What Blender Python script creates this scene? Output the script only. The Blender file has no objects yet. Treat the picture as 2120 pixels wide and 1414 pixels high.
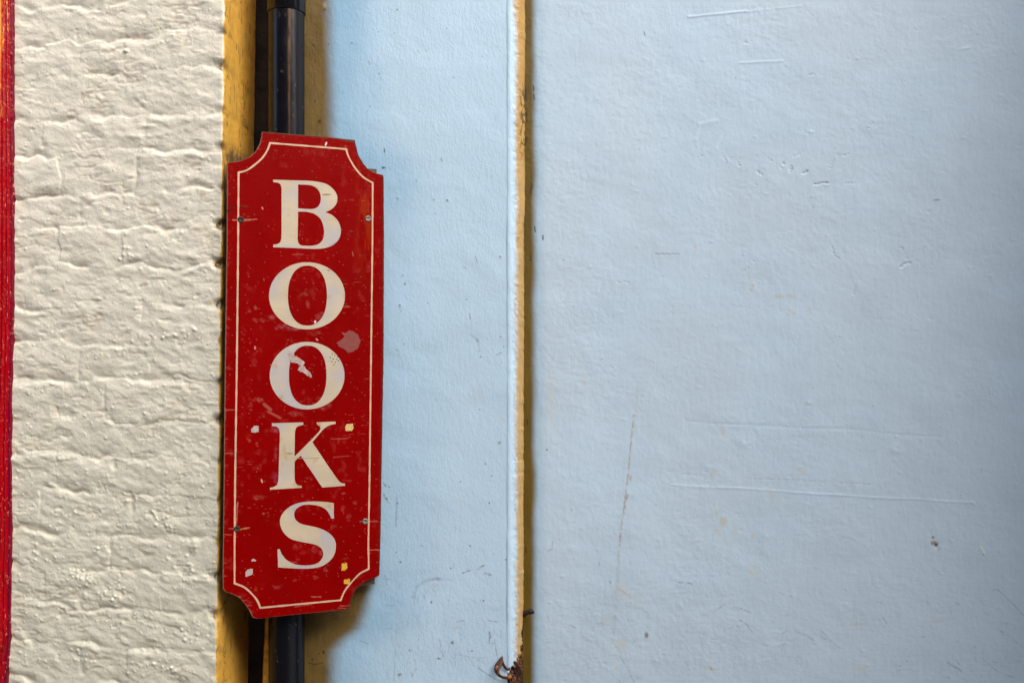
import bpy, bmesh, math, random
import numpy as np
from mathutils import Vector

S = bpy.context.scene
C = S.collection
R = math.radians

# ------------------------------------------------------------------ camera
D = 1.8                      # metres from the lens to the face of the right-hand wall (y = 0)
H = 1.6                      # lens height
cam_d = bpy.data.cameras.new('camera')
cam = bpy.data.objects.new('camera', cam_d); C.objects.link(cam)
cam.location = (0, -D, H); cam.rotation_euler = (R(90), 0, 0)
cam_d.sensor_width = 36; cam_d.lens = 36 * D / 2.12
cam_d.clip_start = 0.01; cam_d.clip_end = 200
S.camera = cam

# ------------------------------------------------------------------ light
SUN_EL, SUN_AZ = 42, 40      # azimuth: degrees to the right of straight behind the camera
w = bpy.data.worlds.new("World"); S.world = w; w.use_nodes = True
nt = w.node_tree; bg = nt.nodes['Background']
sky = nt.nodes.new('ShaderNodeTexSky'); sky.sky_type = 'NISHITA'; sky.sun_disc = False
sky.sun_elevation = R(SUN_EL); sky.sun_rotation = R(180 - SUN_AZ)
sky.air_density = 1.0; sky.dust_density = 4.0; sky.ozone_density = 0.6
nt.links.new(sky.outputs[0], bg.inputs[0]); bg.inputs[1].default_value = 0.14
sd = bpy.data.lights.new('sun', 'SUN'); sd.energy = 2.8; sd.angle = R(56); sd.color = (1.0, 0.965, 0.92)
sun = bpy.data.objects.new('sun', sd); C.objects.link(sun)
e, a = R(SUN_EL), R(SUN_AZ)
tosun = Vector((math.sin(a) * math.cos(e), -math.cos(a) * math.cos(e), math.sin(e)))
sun.rotation_euler = tosun.to_track_quat('Z', 'Y').to_euler()
sun.location = (0, -3, 6)
S.view_settings.view_transform = 'Standard'; S.view_settings.look = 'None'
S.view_settings.exposure = 0.55; S.view_settings.gamma = 1.0
S.view_settings.use_curve_mapping = False

# ------------------------------------------------------------------ helpers
rng = np.random.default_rng(7)
random.seed(5)

def srgb(*c):
    v = np.array(c, float) / 255
    return tuple(np.where(v <= 0.04045, v / 12.92, ((v + 0.055) / 1.055) ** 2.4))

def vnoise(x, y, seed=0):
    """smooth value noise in [-1, 1]"""
    tab = np.random.default_rng(seed).random((256, 256)) * 2 - 1
    xi = np.floor(x).astype(int); yi = np.floor(y).astype(int)
    fx = x - xi; fy = y - yi
    fx = fx * fx * fx * (fx * (fx * 6 - 15) + 10); fy = fy * fy * fy * (fy * (fy * 6 - 15) + 10)
    g = lambda i, j: tab[(xi + i) & 255, (yi + j) & 255]
    return (g(0, 0) * (1 - fx) + g(1, 0) * fx) * (1 - fy) + (g(0, 1) * (1 - fx) + g(1, 1) * fx) * fy

def fbm(x, y, oct=4, seed=0, gain=0.5):
    s = 0; a_ = 1; t = 0
    for i in range(oct):
        s = s + a_ * vnoise(x * 2 ** i + 17.3 * i, y * 2 ** i + 5.1 * i, seed + i); t += a_; a_ *= gain
    return s / t

def sst(a_, b_, x):
    t = np.clip((x - a_) / (b_ - a_), 0, 1); return t * t * (3 - 2 * t)

def px2(px, py, Y=0.0):
    """point of the upright plane y = Y that lies at picture point (px, py) of the 2120 x 1414 survey"""
    k = (D + Y) / D * 0.001
    return (px - 1060) * k, H + (707 - py) * k

def link(name, me, mat=None, parent=None):
    o = bpy.data.objects.new(name, me); C.objects.link(o)
    if mat: me.materials.append(mat)
    if parent: o.parent = parent
    return o

def tag(o, label=None, cat=None, group=None, kind=None):
    for k_, v in (('label', label), ('category', cat), ('group', group), ('kind', kind)):
        if v: o[k_] = v
    return o

def empty(name, loc=(0, 0, 0)):
    o = bpy.data.objects.new(name, None); C.objects.link(o); o.location = loc; return o

def mesh_np(name, V, F, mat=None, parent=None, col=None, smooth=True, extra=None):
    me = bpy.data.meshes.new(name)
    V = np.asarray(V, np.float32); F = np.asarray(F, np.int32)
    me.vertices.add(len(V)); me.vertices.foreach_set('co', V.ravel())
    n = F.shape[1]
    me.loops.add(F.size); me.loops.foreach_set('vertex_index', F.ravel())
    me.polygons.add(len(F))
    me.polygons.foreach_set('loop_start', np.arange(0, F.size, n, dtype=np.int32))
    me.polygons.foreach_set('loop_total', np.full(len(F), n, np.int32))
    me.polygons.foreach_set('use_smooth', np.full(len(F), smooth, bool))
    me.update(calc_edges=True)
    if col is not None:
        at = me.attributes.new('paint', 'FLOAT_COLOR', 'POINT')
        c4 = np.ones((len(V), 4), np.float32); c4[:, :3] = col.reshape(-1, 3)
        at.data.foreach_set('color', c4.ravel())
    for k_, arr in (extra or {}).items():
        at = me.attributes.new(k_, 'FLOAT', 'POINT'); at.data.foreach_set('value', np.asarray(arr, np.float32).ravel())
    return link(name, me, mat, parent)

def grid_faces(nv, nu, mask=None):
    i = np.arange(nv * nu).reshape(nv, nu)
    F = np.stack([i[:-1, :-1], i[1:, :-1], i[1:, 1:], i[:-1, 1:]], -1)
    F = F.reshape(-1, 4) if mask is None else F[mask]
    return F

def grid(name, P, mat, parent=None, col=None, mask=None, extra=None):
    """P[row down, column right] of points, seen from -y"""
    nv, nu = P.shape[:2]
    return mesh_np(name, P.reshape(-1, 3), grid_faces(nv, nu, mask), mat, parent, col, extra=extra)

def bm_obj(name, bm, mat, parent=None, smooth=False):
    me = bpy.data.meshes.new(name); bm.normal_update(); bm.to_mesh(me); bm.free()
    for p in me.polygons: p.use_smooth = smooth
    return link(name, me, mat, parent)

def box_bm(bm, x0, x1, y0, y1, z0, z1):
    r = bmesh.ops.create_cube(bm, size=1)
    for v in r['verts']:
        v.co = Vector(((x0 + x1) / 2 + v.co.x * (x1 - x0), (y0 + y1) / 2 + v.co.y * (y1 - y0), (z0 + z1) / 2 + v.co.z * (z1 - z0)))
    return r['verts']

# ------------------------------------------------------------------ materials
def material(name, base=(0.5, 0.5, 0.5), rough=0.6, attr=False, var=0.0, var_scale=8, bumps=(), spec=0.5,
             coat=0.0, rough_var=0.0, metallic=0.0, speck=None, stretch=(1, 1, 1)):
    """bumps: (scale, distance in metres, detail, (stretch x,y,z))"""
    m = bpy.data.materials.new(name); m.use_nodes = True
    t = m.node_tree; N = t.nodes; L = t.links; b = N['Principled BSDF']
    tc = N.new('ShaderNodeTexCoord')
    if attr:
        at = N.new('ShaderNodeAttribute'); at.attribute_name = 'paint'; col = at.outputs['Color']
    else:
        rgb = N.new('ShaderNodeRGB'); rgb.outputs[0].default_value = (*base, 1); col = rgb.outputs[0]
    if var:
        mp = N.new('ShaderNodeMapping'); mp.inputs['Scale'].default_value = stretch
        L.new(tc.outputs['Object'], mp.inputs[0])
        n = N.new('ShaderNodeTexNoise'); n.inputs['Scale'].default_value = var_scale; n.inputs['Detail'].default_value = 6
        L.new(mp.outputs[0], n.inputs['Vector'])
        mr = N.new('ShaderNodeMapRange'); mr.inputs['From Min'].default_value = 0.3; mr.inputs['From Max'].default_value = 0.7
        mr.inputs['To Min'].default_value = 1 - var; mr.inputs['To Max'].default_value = 1 + var
        L.new(n.outputs['Fac'], mr.inputs['Value'])
        vm = N.new('ShaderNodeVectorMath'); vm.operation = 'SCALE'
        L.new(col, vm.inputs[0]); L.new(mr.outputs[0], vm.inputs['Scale']); col = vm.outputs[0]
    if speck:                       # (scale, threshold, colour)
        for (sc, th, cc) in speck:
            n = N.new('ShaderNodeTexNoise'); n.inputs['Scale'].default_value = sc; n.inputs['Detail'].default_value = 2
            L.new(tc.outputs['Object'], n.inputs['Vector'])
            mr = N.new('ShaderNodeMapRange'); mr.inputs['From Min'].default_value = th; mr.inputs['From Max'].default_value = th + (0.16 if sc < 60 else 0.04)
            L.new(n.outputs['Fac'], mr.inputs['Value'])
            mx = N.new('ShaderNodeMix'); mx.data_type = 'RGBA'
            L.new(mr.outputs[0], mx.inputs['Factor']); L.new(col, mx.inputs['A']); mx.inputs['B'].default_value = (*cc, 1)
            col = mx.outputs['Result']
    L.new(col, b.inputs['Base Color'])
    b.inputs['Roughness'].default_value = rough
    b.inputs['Specular IOR Level'].default_value = spec
    b.inputs['Metallic'].default_value = metallic
    b.inputs['Coat Weight'].default_value = coat; b.inputs['Coat Roughness'].default_value = 0.15
    if rough_var:
        n = N.new('ShaderNodeTexNoise'); n.inputs['Scale'].default_value = 30; n.inputs['Detail'].default_value = 5
        L.new(tc.outputs['Object'], n.inputs['Vector'])
        mr = N.new('ShaderNodeMapRange'); mr.inputs['To Min'].default_value = rough - rough_var; mr.inputs['To Max'].default_value = rough + rough_var
        mr.inputs['From Min'].default_value = 0.3; mr.inputs['From Max'].default_value = 0.7
        L.new(n.outputs['Fac'], mr.inputs['Value']); L.new(mr.outputs[0], b.inputs['Roughness'])
    prev = None
    for (sc, dist, det, st) in bumps:
        mp = N.new('ShaderNodeMapping'); mp.inputs['Scale'].default_value = st
        L.new(tc.outputs['Object'], mp.inputs[0])
        n = N.new('ShaderNodeTexNoise'); n.inputs['Scale'].default_value = sc; n.inputs['Detail'].default_value = det
        n.inputs['Distortion'].default_value = 0.4
        L.new(mp.outputs[0], n.inputs['Vector'])
        bp = N.new('ShaderNodeBump'); bp.inputs['Strength'].default_value = 1; bp.inputs['Distance'].default_value = dist
        L.new(n.outputs['Fac'], bp.inputs['Height'])
        if prev: L.new(prev, bp.inputs['Normal'])
        prev = bp.outputs[0]
    if prev: L.new(prev, b.inputs['Normal'])
    return m

BLUE = np.array((0.455, 0.63, 0.78)); BLUE2 = np.array((0.46, 0.61, 0.75))
CREAM = np.array((0.78, 0.755, 0.63))
OCHRE = np.array((0.72, 0.40, 0.065)); OCHRE_DK = np.array((0.100, 0.062, 0.005))
PALEOCH = np.array((0.47, 0.305, 0.115))
RUST = np.array((0.075, 0.022, 0.010)); RUST_OR = np.array((0.40, 0.17, 0.03))

M_wall = material('blue wall paint', rough=0.55, attr=True, var=0.03, var_scale=9,
                  bumps=((22, 0.0014, 2, (1, 1, 1)), (120, 0.0005, 3, (1, 1, 1)), (60, 0.0006, 3, (1.6, 1, 0.5))), spec=0.35, rough_var=0.12)
M_panel = material('blue sheet paint', rough=0.42, attr=True, var=0.02, var_scale=7,
                   bumps=((190, 0.0007, 3, (1, 1, 0.7)), (110, 0.0004, 2, (1.5, 1, 0.4)), (9, 0.004, 2, (1, 1, 1))), spec=0.4, rough_var=0.1)
M_brick = material('painted brickwork', rough=0.62, attr=True, var=0.035, var_scale=30,
                   bumps=((100, 0.0007, 2, (1, 1, 1)), (260, 0.0005, 2, (1, 1, 1))), spec=0.35, rough_var=0.12)
M_frame = material('glossy red paint', rough=0.28, attr=True, var=0.12, var_scale=40, stretch=(3, 3, 0.4),
                   bumps=((60, 0.0016, 3, (2, 2, 0.25)), (160, 0.0012, 3, (1, 1, 0.7))), coat=0.12, rough_var=0.1, spec=0.3)
M_sign = material('red signboard paint', rough=0.42, attr=True, var=0.07, var_scale=14,
                  bumps=((200, 0.00025, 3, (0.15, 1, 1)),), spec=0.05, rough_var=0.08)
M_cream = material('cream lettering paint', base=(0.48, 0.405, 0.29), rough=0.5, var=0.10, var_scale=22, stretch=(0.5, 1, 1.4),
                   speck=((13, 0.47, (0.40, 0.375, 0.375)), (30, 0.62, (0.36, 0.25, 0.12)), (170, 0.74, (0.25, 0.16, 0.08))),
                   bumps=((150, 0.0003, 3, (2, 1, 0.4)),))
M_line = material('cream line paint', base=(0.56, 0.36, 0.24), rough=0.5, var=0.12, var_scale=35)
M_ply = material('weathered plywood edge', base=(0.10, 0.065, 0.045), rough=0.85, var=0.35, var_scale=60, stretch=(1, 1, 4),
                 bumps=((180, 0.001, 3, (0.4, 1, 3)),))
M_pipe = material('black cast plastic', base=(0.006, 0.007, 0.009), rough=0.2, var=0.3, var_scale=20, stretch=(3, 3, 0.5),
                  speck=((150, 0.76, (0.16, 0.15, 0.14)),), bumps=((120, 0.0003, 2, (1, 1, 0.2)),), spec=0.6, rough_var=0.08)
M_pipe2 = material('black pipe plastic', rough=0.24, attr=True, bumps=((120, 0.0003, 2, (1, 1, 0.2)),), spec=0.28, rough_var=0.06)
M_dark = material('shade brown recess', base=(0.035, 0.017, 0.008), rough=0.9, var=0.5, var_scale=25, bumps=((60, 0.004, 4, (1, 1, 1)),))  # gloom of the recess put into a near-black brown base
M_screw = material('tarnished screw steel', base=(0.22, 0.21, 0.18), rough=0.5, metallic=0.6, var=0.4, var_scale=400)
M_rustscrew = material('rusted screw', base=(0.035, 0.022, 0.015), rough=0.8, var=0.5, var_scale=400)
M_rust = material('flaking rust', base=(0.085, 0.025, 0.012), rough=0.55, var=0.6, var_scale=90,
                  speck=((120, 0.62, (0.42, 0.18, 0.03)),), bumps=((220, 0.0025, 4, (1, 1, 1)),))
M_yel = material('yellow sticker scrap', base=(0.55, 0.34, 0.03), rough=0.6, var=0.2, var_scale=180)
M_yel2 = material('faded yellow sticker scrap', base=(0.55, 0.42, 0.16), rough=0.6, var=0.25, var_scale=200)
M_wht = material('pale paper scrap', base=(0.42, 0.34, 0.32), rough=0.7, var=0.2, var_scale=200)
M_scr = material('scraped paper residue', base=(0.40, 0.29, 0.26), rough=0.7, var=0.35, var_scale=160)
M_blot = material('dull blotch', base=(0.205, 0.04, 0.032), rough=0.6, var=0.15, var_scale=120)
M_ground = material('stone paving', base=(0.20, 0.19, 0.175), rough=0.85, var=0.25, var_scale=6, bumps=((60, 0.004, 4, (1, 1, 1)),))
M_opp = material('opposite brick', base=(0.30, 0.20, 0.15), rough=0.85, var=0.25, var_scale=5, bumps=((40, 0.006, 4, (1, 1, 1)),))
M_oppwin = material('dark window glass', base=(0.02, 0.025, 0.03), rough=0.1)
M_white = material('white woodwork', base=(0.7, 0.69, 0.66), rough=0.5)

# ------------------------------------------------------------------ marks on painted grids
class Sheet:
    """colour and relief on a grid addressed in survey pixels"""
    def __init__(s, xs, ys, base):
        s.xs, s.ys = xs, ys
        s.X, s.Y = np.meshgrid(xs, ys)
        s.col = np.broadcast_to(base, (len(ys), len(xs), 3)).copy()
        s.h = np.zeros((len(ys), len(xs)))
    def win(s, x0, x1, y0, y1):
        i0, i1 = np.searchsorted(s.xs, [x0, x1]); j0, j1 = np.searchsorted(s.ys, [y0, y1])
        return (slice(j0, j1), slice(i0, i1))
    def stroke(s, pts, wd, col=None, alpha=0.7, relief=0.0, ragged=0.0, seed=1):
        for (ax, ay), (bx, by) in zip(pts[:-1], pts[1:]):
            m = wd * 3 + 3
            W = s.win(min(ax, bx) - m, max(ax, bx) + m, min(ay, by) - m, max(ay, by) + m)
            X, Y = s.X[W], s.Y[W]
            if X.size == 0: continue
            dx, dy = bx - ax, by - ay; L2 = dx * dx + dy * dy + 1e-9
            t = np.clip(((X - ax) * dx + (Y - ay) * dy) / L2, 0, 1)
            d = np.hypot(X - ax - t * dx, Y - ay - t * dy)
            k = 1 - sst(wd * 0.45, wd * 1.05, d)
            if ragged: k = k * np.clip(0.5 + 1.6 * ragged * vnoise(X / 4.1, Y / 4.7, seed) + (0.5 - 0.5 * ragged), 0, 1)
            if col is not None:
                a_ = (alpha * k)[..., None]; s.col[W] = s.col[W] * (1 - a_) + np.array(col) * a_
            if relief: s.h[W] += relief * np.exp(-(d / (wd * 0.8)) ** 2)
    def blob(s, x, y, rx, ry, col=None, alpha=0.5, relief=0.0, soft=0.7, rag=0.35, seed=3):
        m = 2.2 * max(rx, ry) + 3
        W = s.win(x - m, x + m, y - m, y + m); X, Y = s.X[W], s.Y[W]
        if X.size == 0: return
        d = np.hypot((X - x) / rx, (Y - y) / ry) + rag * fbm(X / max(rx, 3) * 1.5, Y / max(ry, 3) * 1.5, 3, seed)
        k = 1 - sst(1 - soft, 1 + soft * 0.4, d)
        if col is not None:
            a_ = (alpha * k)[..., None]; s.col[W] = s.col[W] * (1 - a_) + np.array(col) * a_
        if relief: s.h[W] += relief * np.exp(-((X - x) / rx) ** 2 - ((Y - y) / ry) ** 2)

INK = (0.06, 0.075, 0.10)

# ------------------------------------------------------------------ right-hand blue wall
def build_right_wall():
    xs = np.concatenate([np.arange(1040, 1130, 1.0), np.arange(1130, 2150, 1.6), np.arange(2160, 2500, 20)])
    ys = np.concatenate([np.arange(-2400, -20, 60), np.arange(-20, 1440, 1.6), np.arange(1450, 2307, 40), [2307]])
    s = Sheet(xs, ys, BLUE2)
    X, Y = s.X, s.Y
    # slow waviness of hand-trowelled plaster, and paint tone
    s.h += 2.2 * fbm(X / 420, Y / 420, 3, 11) + 0.5 * fbm(X / 60, Y / 45, 3, 12)
    s.h += (0.08 + 0.16 * sst(-.3, .4, fbm(X / 120, Y / 90, 3, 26))) * fbm(X / 7.5 + Y / 22, Y / 6.0 - X / 30, 2, 14)
    s.h += 0.10 * fbm(X / 22, Y / 3.4, 2, 15) * sst(700, 1300, Y)
    s.col *= (1 + 0.025 * fbm(X / 260, Y / 300, 3, 21))[..., None]
    s.col *= (1 + 0.035 * fbm(X / 90 + Y / 300, Y / 40 - X / 260, 4, 24))[..., None]
    tint = (0.5 + 0.5 * fbm(X / 160, Y / 200, 4, 22))[..., None]
    s.col = s.col * (1 - 0.35 * tint) + np.array((0.51, 0.60, 0.655)) * 0.35 * tint
    s.col *= (1 - 0.05 * sst(1150, 1414, Y) * (0.6 + 0.4 * fbm(X / 40, Y / 30, 4, 23)))[..., None]
    # ochre coat left bare beside the pilaster, darkened to carry the groove's shade
    wob = 4 * fbm(X / 30, Y / 90, 3, 31)
    k = (1 - sst(1097, 1116, X + wob))[..., None]
    oc = OCHRE_DK * (1.25 + 0.35 * fbm(X / 14, Y / 60, 4, 32))[..., None]
    k_shade = (1 - sst(1102, 1140, X + wob))[..., None] * 0.8  # soft shade next to the pilaster, painted as a deeper blue band
    s.col = s.col * (1 - k_shade) + np.array((0.30, 0.46, 0.60)) * k_shade
    s.col = s.col * (1 - k) + oc * k
    s.stroke([(1086, 180), (1088, 240), (1087, 300)], 6, (0.02, 0.012, 0.004), 0.7, ragged=0.8)
    for (x, y) in ((1104, 183), (1105, 201), (1101, 385), (1098, 535), (1091, 873), (1088, 1138), (1099, 395), (1107, 475)):
        s.stroke([(x, y - 5), (x + 1, y + 5)], 1.8, (0.02, 0.015, 0.01), 0.8)
    # raised paint ridges
    for pts, wd, rl in (([(1425, 36), (1545, 24)], 2.6, 1.0), ([(1545, 25), (1660, 13)], 2.4, 0.4),
                        ([(1530, 131), (1620, 127)], 2.6, 0.7),
                        ([(1390, 1003), (1455, 1008), (1530, 1010), (1600, 1015), (1680, 1022), (1740, 1024), (1810, 1030), (1900, 1033), (1960, 1038), (2015, 1040), (2020, 1046)], 2.5, 0.55),
                        ([(1985, 103), (2010, 99)], 2.2, 0.5), ([(1448, 258), (1440, 290)], 5, 0.5), ([(1448, 258), (1485, 250)], 5, 0.5),
                        ([(1500, 275), (1487, 303)], 4, -0.5)):
        s.stroke(pts, wd, tuple(BLUE2 * 1.12), 0.35, relief=rl)
    s.stroke([(1420, 871), (1480, 877), (1550, 879), (1660, 886), (1760, 888), (1860, 899), (1950, 905)], 3, relief=-0.35, col=tuple(BLUE2 * 0.9), alpha=0.3, ragged=.6)
    s.stroke([(1545, 990), (1660, 994), (1810, 1002)], 2, col=(0.3, 0.38, 0.42), alpha=0.4, relief=-0.2, ragged=.7)
    s.stroke([(1418, 982), (1440, 984)], 2, relief=-0.6)
    # chipped hollows
    for (x, y, dx, dy, wd, r) in ((1667, 357, 8, -3, 3.2, -2.2), (1574, 360, 7, 5, 3.4, -1.8), (1620, 345, -5, 14, 3, -1.2), (1636, 350, -4, 12, 3, -1.1),
                                  (1595, 332, 8, 8, 3, -1.0), (1700, 381, 24, -3, 3.2, -1.9), (1760, 380, 18, -2, 2.6, -1.0), (1745, 322, 18, -2, 3, -1.0),
                                  (1722, 340, -6, 14, 3, -1.0), (1800, 262, -12, 12, 4, -1.0), (1790, 270, 10, -3, 3, 0.8), (1530, 343, 4, 4, 3, -0.9),
                                  (1650, 322, 12, -4, 3, -0.8), (1560, 390, -10, 10, 3, -0.7), (1870, 548, 12, -10, 4, -1.8), (1882, 542, 4, 10, 3, -1.4),
                                  (1868, 516, 3, 4, 3, -1.0), (1725, 518, 2, 10, 3, -1.1), (1732, 534, 8, 5, 3, -1.0), (1768, 602, -4, 16, 4, -0.7),
                                  (1548, 88, 10, -2, 3, -0.8), (1680, 155, 8, -1, 2.6, -1.2), (1900, 62, 10, -1, 2.4, -1.0), (1543, 560, -12, 8, 4, -0.5),
                                  (1290, 585, 22, -2, 2.6, -0.9), (1448, 325, -8, 6, 3, -0.6), (1505, 330, 3, 5, 3, 0.8), (1315, 398, 12, -3, 3, 0.6)):
        n_ = max(3, int(math.hypot(dx, dy) / 3.5))
        for i in range(n_):
            t = i / (n_ - 1) - .5; jx, jy = rng.normal(0, 1.1, 2)
            s.blob(x + dx * t + jx, y + dy * t + jy, wd * rng.uniform(.5, .9), wd * rng.uniform(.4, .7), tuple(BLUE2 * 0.75), 0.35, relief=r * rng.uniform(.7, 1.5), rag=0)
            if rng.random() < .6: s.blob(x + dx * t + jx + 2, y + dy * t + jy + wd * 1.3, wd * .8, wd * .4, relief=-r * rng.uniform(.1, .35), rag=0)
    for (x, y, r, hh) in ((1540, 915, 13, 1.6), (1853, 930, 12, 1.6), (1674, 832, 6, 1.3), (1679, 273, 4, 1.4), (1807, 263, 16, 0.7), (1588, 1108, 10, 0.7),
                          (1592, 1146, 14, 0.9), (1770, 1122, 30, 0.9), (1741, 1260, 14, 0.7), (1305, 1020, 12, 0.7), (1310, 1100, 18, 0.8), (1802, 1049, 4, 1.1),
                          (1182, 1136, 5, 0.9), (1410, 1250, 10, 0.9), (1236, 205, 4, 0.8), (1310, 380, 5, 0.6), (1904, 927, 6, 0.7), (1360, 1365, 8, 1.0), (1640, 1232, 4, 0.9)):
        s.blob(x, y, r, r * 0.8, relief=hh, rag=0)
        s.blob(x + r * .3, y - r * .2, r * 0.4, r * 0.4, relief=-hh * 0.7, rag=0)
    for i in range(240):
        x, y = rng.uniform(1130, 2110), rng.uniform(5, 1400); r = rng.uniform(1.4, 3.0)
        s.blob(x, y, r * 1.6, r, relief=rng.choice([-0.5, 0.6]) * rng.uniform(.5, 1.2), rag=0)
    # toothed scuff, dashes, drips
    for i in range(9):
        x = 1357 + i * 5.6; s.stroke([(x, 524.5 + (i % 2)), (x + 3.2, 526.5 + (i % 2))], 1.5, INK, 0.5, relief=-0.4)
    s.stroke([(1933, 415), (1945, 414)], 1.8, INK, 0.55); s.stroke([(1124, 488), (1124, 496)], 2, INK, 0.9)
    s.stroke([(1333, 66), (1335, 74)], 1.5, INK, 0.7); s.blob(1132, 931, 2.2, 2.2, INK, 0.9); s.blob(1679, 409, 1.6, 1.6, INK, 0.8)
    s.blob(1641, 348, 2, 4, INK, 0.55); s.blob(1684, 428, 1.5, 1.5, INK, 0.7); s.blob(1807, 841, 1.8, 1.5, INK, 0.6)
    s.blob(1167, 539, 1.6, 1.6, INK, 0.7); s.blob(1246, 743, 1.6, 1.6, INK, 0.6); s.blob(1523, 162, 1.6, 1.6, INK, 0.6)
    BR = (0.30, 0.17, 0.07)
    s.stroke([(1320, 808), (1316, 860), (1312, 900)], 3, (0.42, 0.44, 0.42), 0.35, ragged=0.7)
    s.stroke([(1312, 860), (1306, 920), (1300, 985), (1293, 1040), (1290, 1066)], 2.2, BR, 0.5, ragged=0.5)
    s.stroke([(1306, 985), (1297, 1030), (1291, 1064)], 3.6, BR, 0.4, ragged=1.0, seed=5)
    s.stroke([(1289, 1066), (1284, 1110), (1281, 1150)], 2.4, BR, 0.5, ragged=0.9, seed=8)
    s.stroke([(1281, 1150), (1276, 1230), (1268, 1330)], 5, (0.36, 0.42, 0.42), 0.35, ragged=0.6, seed=9)
    for (x, y, rx, ry, al) in ((1497, 1079, 8, 12, .45), (1484, 1099, 8, 6, .3), (1560, 1108, 7, 7, .25), (1522, 1096, 6, 8, .2), (1485, 1060, 9, 6, .2), (1613, 613, 14, 5, .25),
                               (1637, 614, 12, 5, .25), (1637, 649, 12, 6, .28), (1677, 642, 2.5, 9, .35), (1440, 511, 3, 7, .4), (1559, 592, 3, 6, .5), (1555, 600, 3, 4, .35),
                               (1496, 892, 7, 12, .22), (1340, 750, 3, 6, .2), (1208, 792, 6, 12, .14), (1140, 820, 10, 60, .14), (1287, 1220, 16, 16, .25), (1310, 1240, 22, 18, .15),
                               (1285, 1334, 16, 14, .25), (1252, 1286, 9, 5, .25), (1275, 1383, 3, 4, .5), (1470, 1385, 14, 6, .2), (1660, 975, 16, 12, .16), (1600, 1025, 8, 8, .2),
                               (1477, 978, 10, 8, .2), (1775, 1292, 22, 4, .25), (1940, 1286, 26, 3, .25), (1560, 1180, 16, 16, .15), (1780, 1385, 20, 8, .15)):
        s.blob(x, y, rx, ry, (0.52, 0.42, 0.22), al, seed=int(x))
    s.blob(1338, 1314, 5, 7, (0.16, 0.14, 0.12), 0.8)
    s.blob(1933, 1124, 6, 6, (0.30, 0.18, 0.08), 0.85); s.blob(1939, 1128, 4, 5, (0.02, 0.015, 0.012), 0.95, relief=-2.5)
    s.blob(1932, 1112, 4, 3, (0.08, 0.09, 0.10), 0.8); s.blob(1944, 1136, 5, 6, (0.30, 0.30, 0.26), 0.4)
    s.stroke([(2030, 1132), (2038, 1146)], 3, (0.68, 0.72, 0.75), 0.6, relief=0.9); s.blob(2037, 1148, 2, 2, INK, 0.5)
    SC = (0.22, 0.28, 0.37)
    for pts, wd, al in (([(1514, 1254), (1535, 1260), (1556, 1268)], 1.6, .8), ([(1532, 1283), (1548, 1294), (1558, 1308)], 1.7, .75), ([(1405, 1205), (1425, 1206), (1433, 1208)], 1.8, .9),
                        ([(1620, 1312), (1630, 1305)], 2, .6), ([(1652, 1309), (1668, 1314), (1684, 1325)], 2.6, .6), ([(1700, 1305), (1722, 1328), (1742, 1344)], 1.8, .6),
                        ([(2056, 1222), (2066, 1220), (2098, 1250), (2120, 1274)], 1.8, .65), ([(1962, 1370), (1990, 1388)], 2.4, .7), ([(1966, 1376), (1984, 1382)], 1.6, .6),
                        ([(2034, 1345), (2036, 1364), (2060, 1385), (2082, 1400)], 1.5, .4), ([(2066, 1300), (2120, 1340)], 1.5, .35), ([(1283, 1358), (1298, 1380), (1314, 1414)], 1.9, .7),
                        ([(1262, 1202), (1264, 1206)], 2.4, .95), ([(1278, 1200), (1284, 1208)], 1.6, .5), ([(1285, 1220), (1296, 1228)], 1.8, .6), ([(1264, 1222), (1276, 1227)], 1.4, .5),
                        ([(1144, 1120), (1143, 1136), (1135, 1140)], 1.4, .8), ([(1240, 1162), (1241, 1168)], 1.8, .8), ([(1183, 1294), (1190, 1298)], 2.4, .7), ([(1300, 1282), (1318, 1286)], 2.4, .45),
                        ([(1500, 1250), (1490, 1258), (1482, 1262)], 1.8, .55), ([(1370, 1353), (1390, 1356)], 1.6, .6), ([(1420, 1370), (1428, 1386)], 2, .6), ([(1828, 1278), (1836, 1290)], 2, .6),
                        ([(1916, 1242), (1924, 1249)], 2, .6), ([(1978, 1247), (1985, 1250)], 1.8, .5), ([(1738, 1118), (1745, 1112), (1760, 1113), (1790, 1130)], 1.6, .35), ([(1980, 1366), (1988, 1376)], 2, .5),
                        ([(1240, 1340), (1270, 1350)], 1.4, .3), ([(1780, 1300), (1850, 1318), (1900, 1326)], 1.3, .3), ([(1600, 1356), (1660, 1362)], 1.3, .3), ([(1130, 1226), (1118, 1213)], 1.3, .5),
                        ([(1108, 1208), (1112, 1222)], 1.6, .5), ([(1130, 1226), (1138, 1228)], 2, .4), ([(1700, 1318), (1715, 1326)], 3, .4), ([(1940, 1230), (2000, 1240)], 1.3, .3)):
        s.stroke(pts, wd, SC, al * .75, ragged=0.5)
    for i in range(110):
        x = rng.uniform(1120, 2110); y = 1414 - abs(rng.normal(0, 120)); an = rng.normal(0.35, 0.6); ln = rng.uniform(2, 14)
        s.stroke([(x, y), (x + ln * math.cos(an), y + ln * math.sin(an))], rng.uniform(1.1, 1.8), SC, rng.uniform(.15, .5), ragged=0.5)
    for i in range(50):
        x, y = rng.uniform(1120, 2110), rng.uniform(0, 1200)
        s.blob(x, y, rng.uniform(.9, 1.5), rng.uniform(.9, 1.8), INK, rng.uniform(.25, .6))
    k = 0.001
    P = np.stack([(X - 1060) * k, -s.h * 0.001, H + (707 - Y) * k], -1)
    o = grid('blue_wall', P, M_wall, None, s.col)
    tag(o, 'wide pale blue plastered wall with scratches, hollows and a brown drip, right of the ochre strip', 'wall')
build_right_wall()

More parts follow.
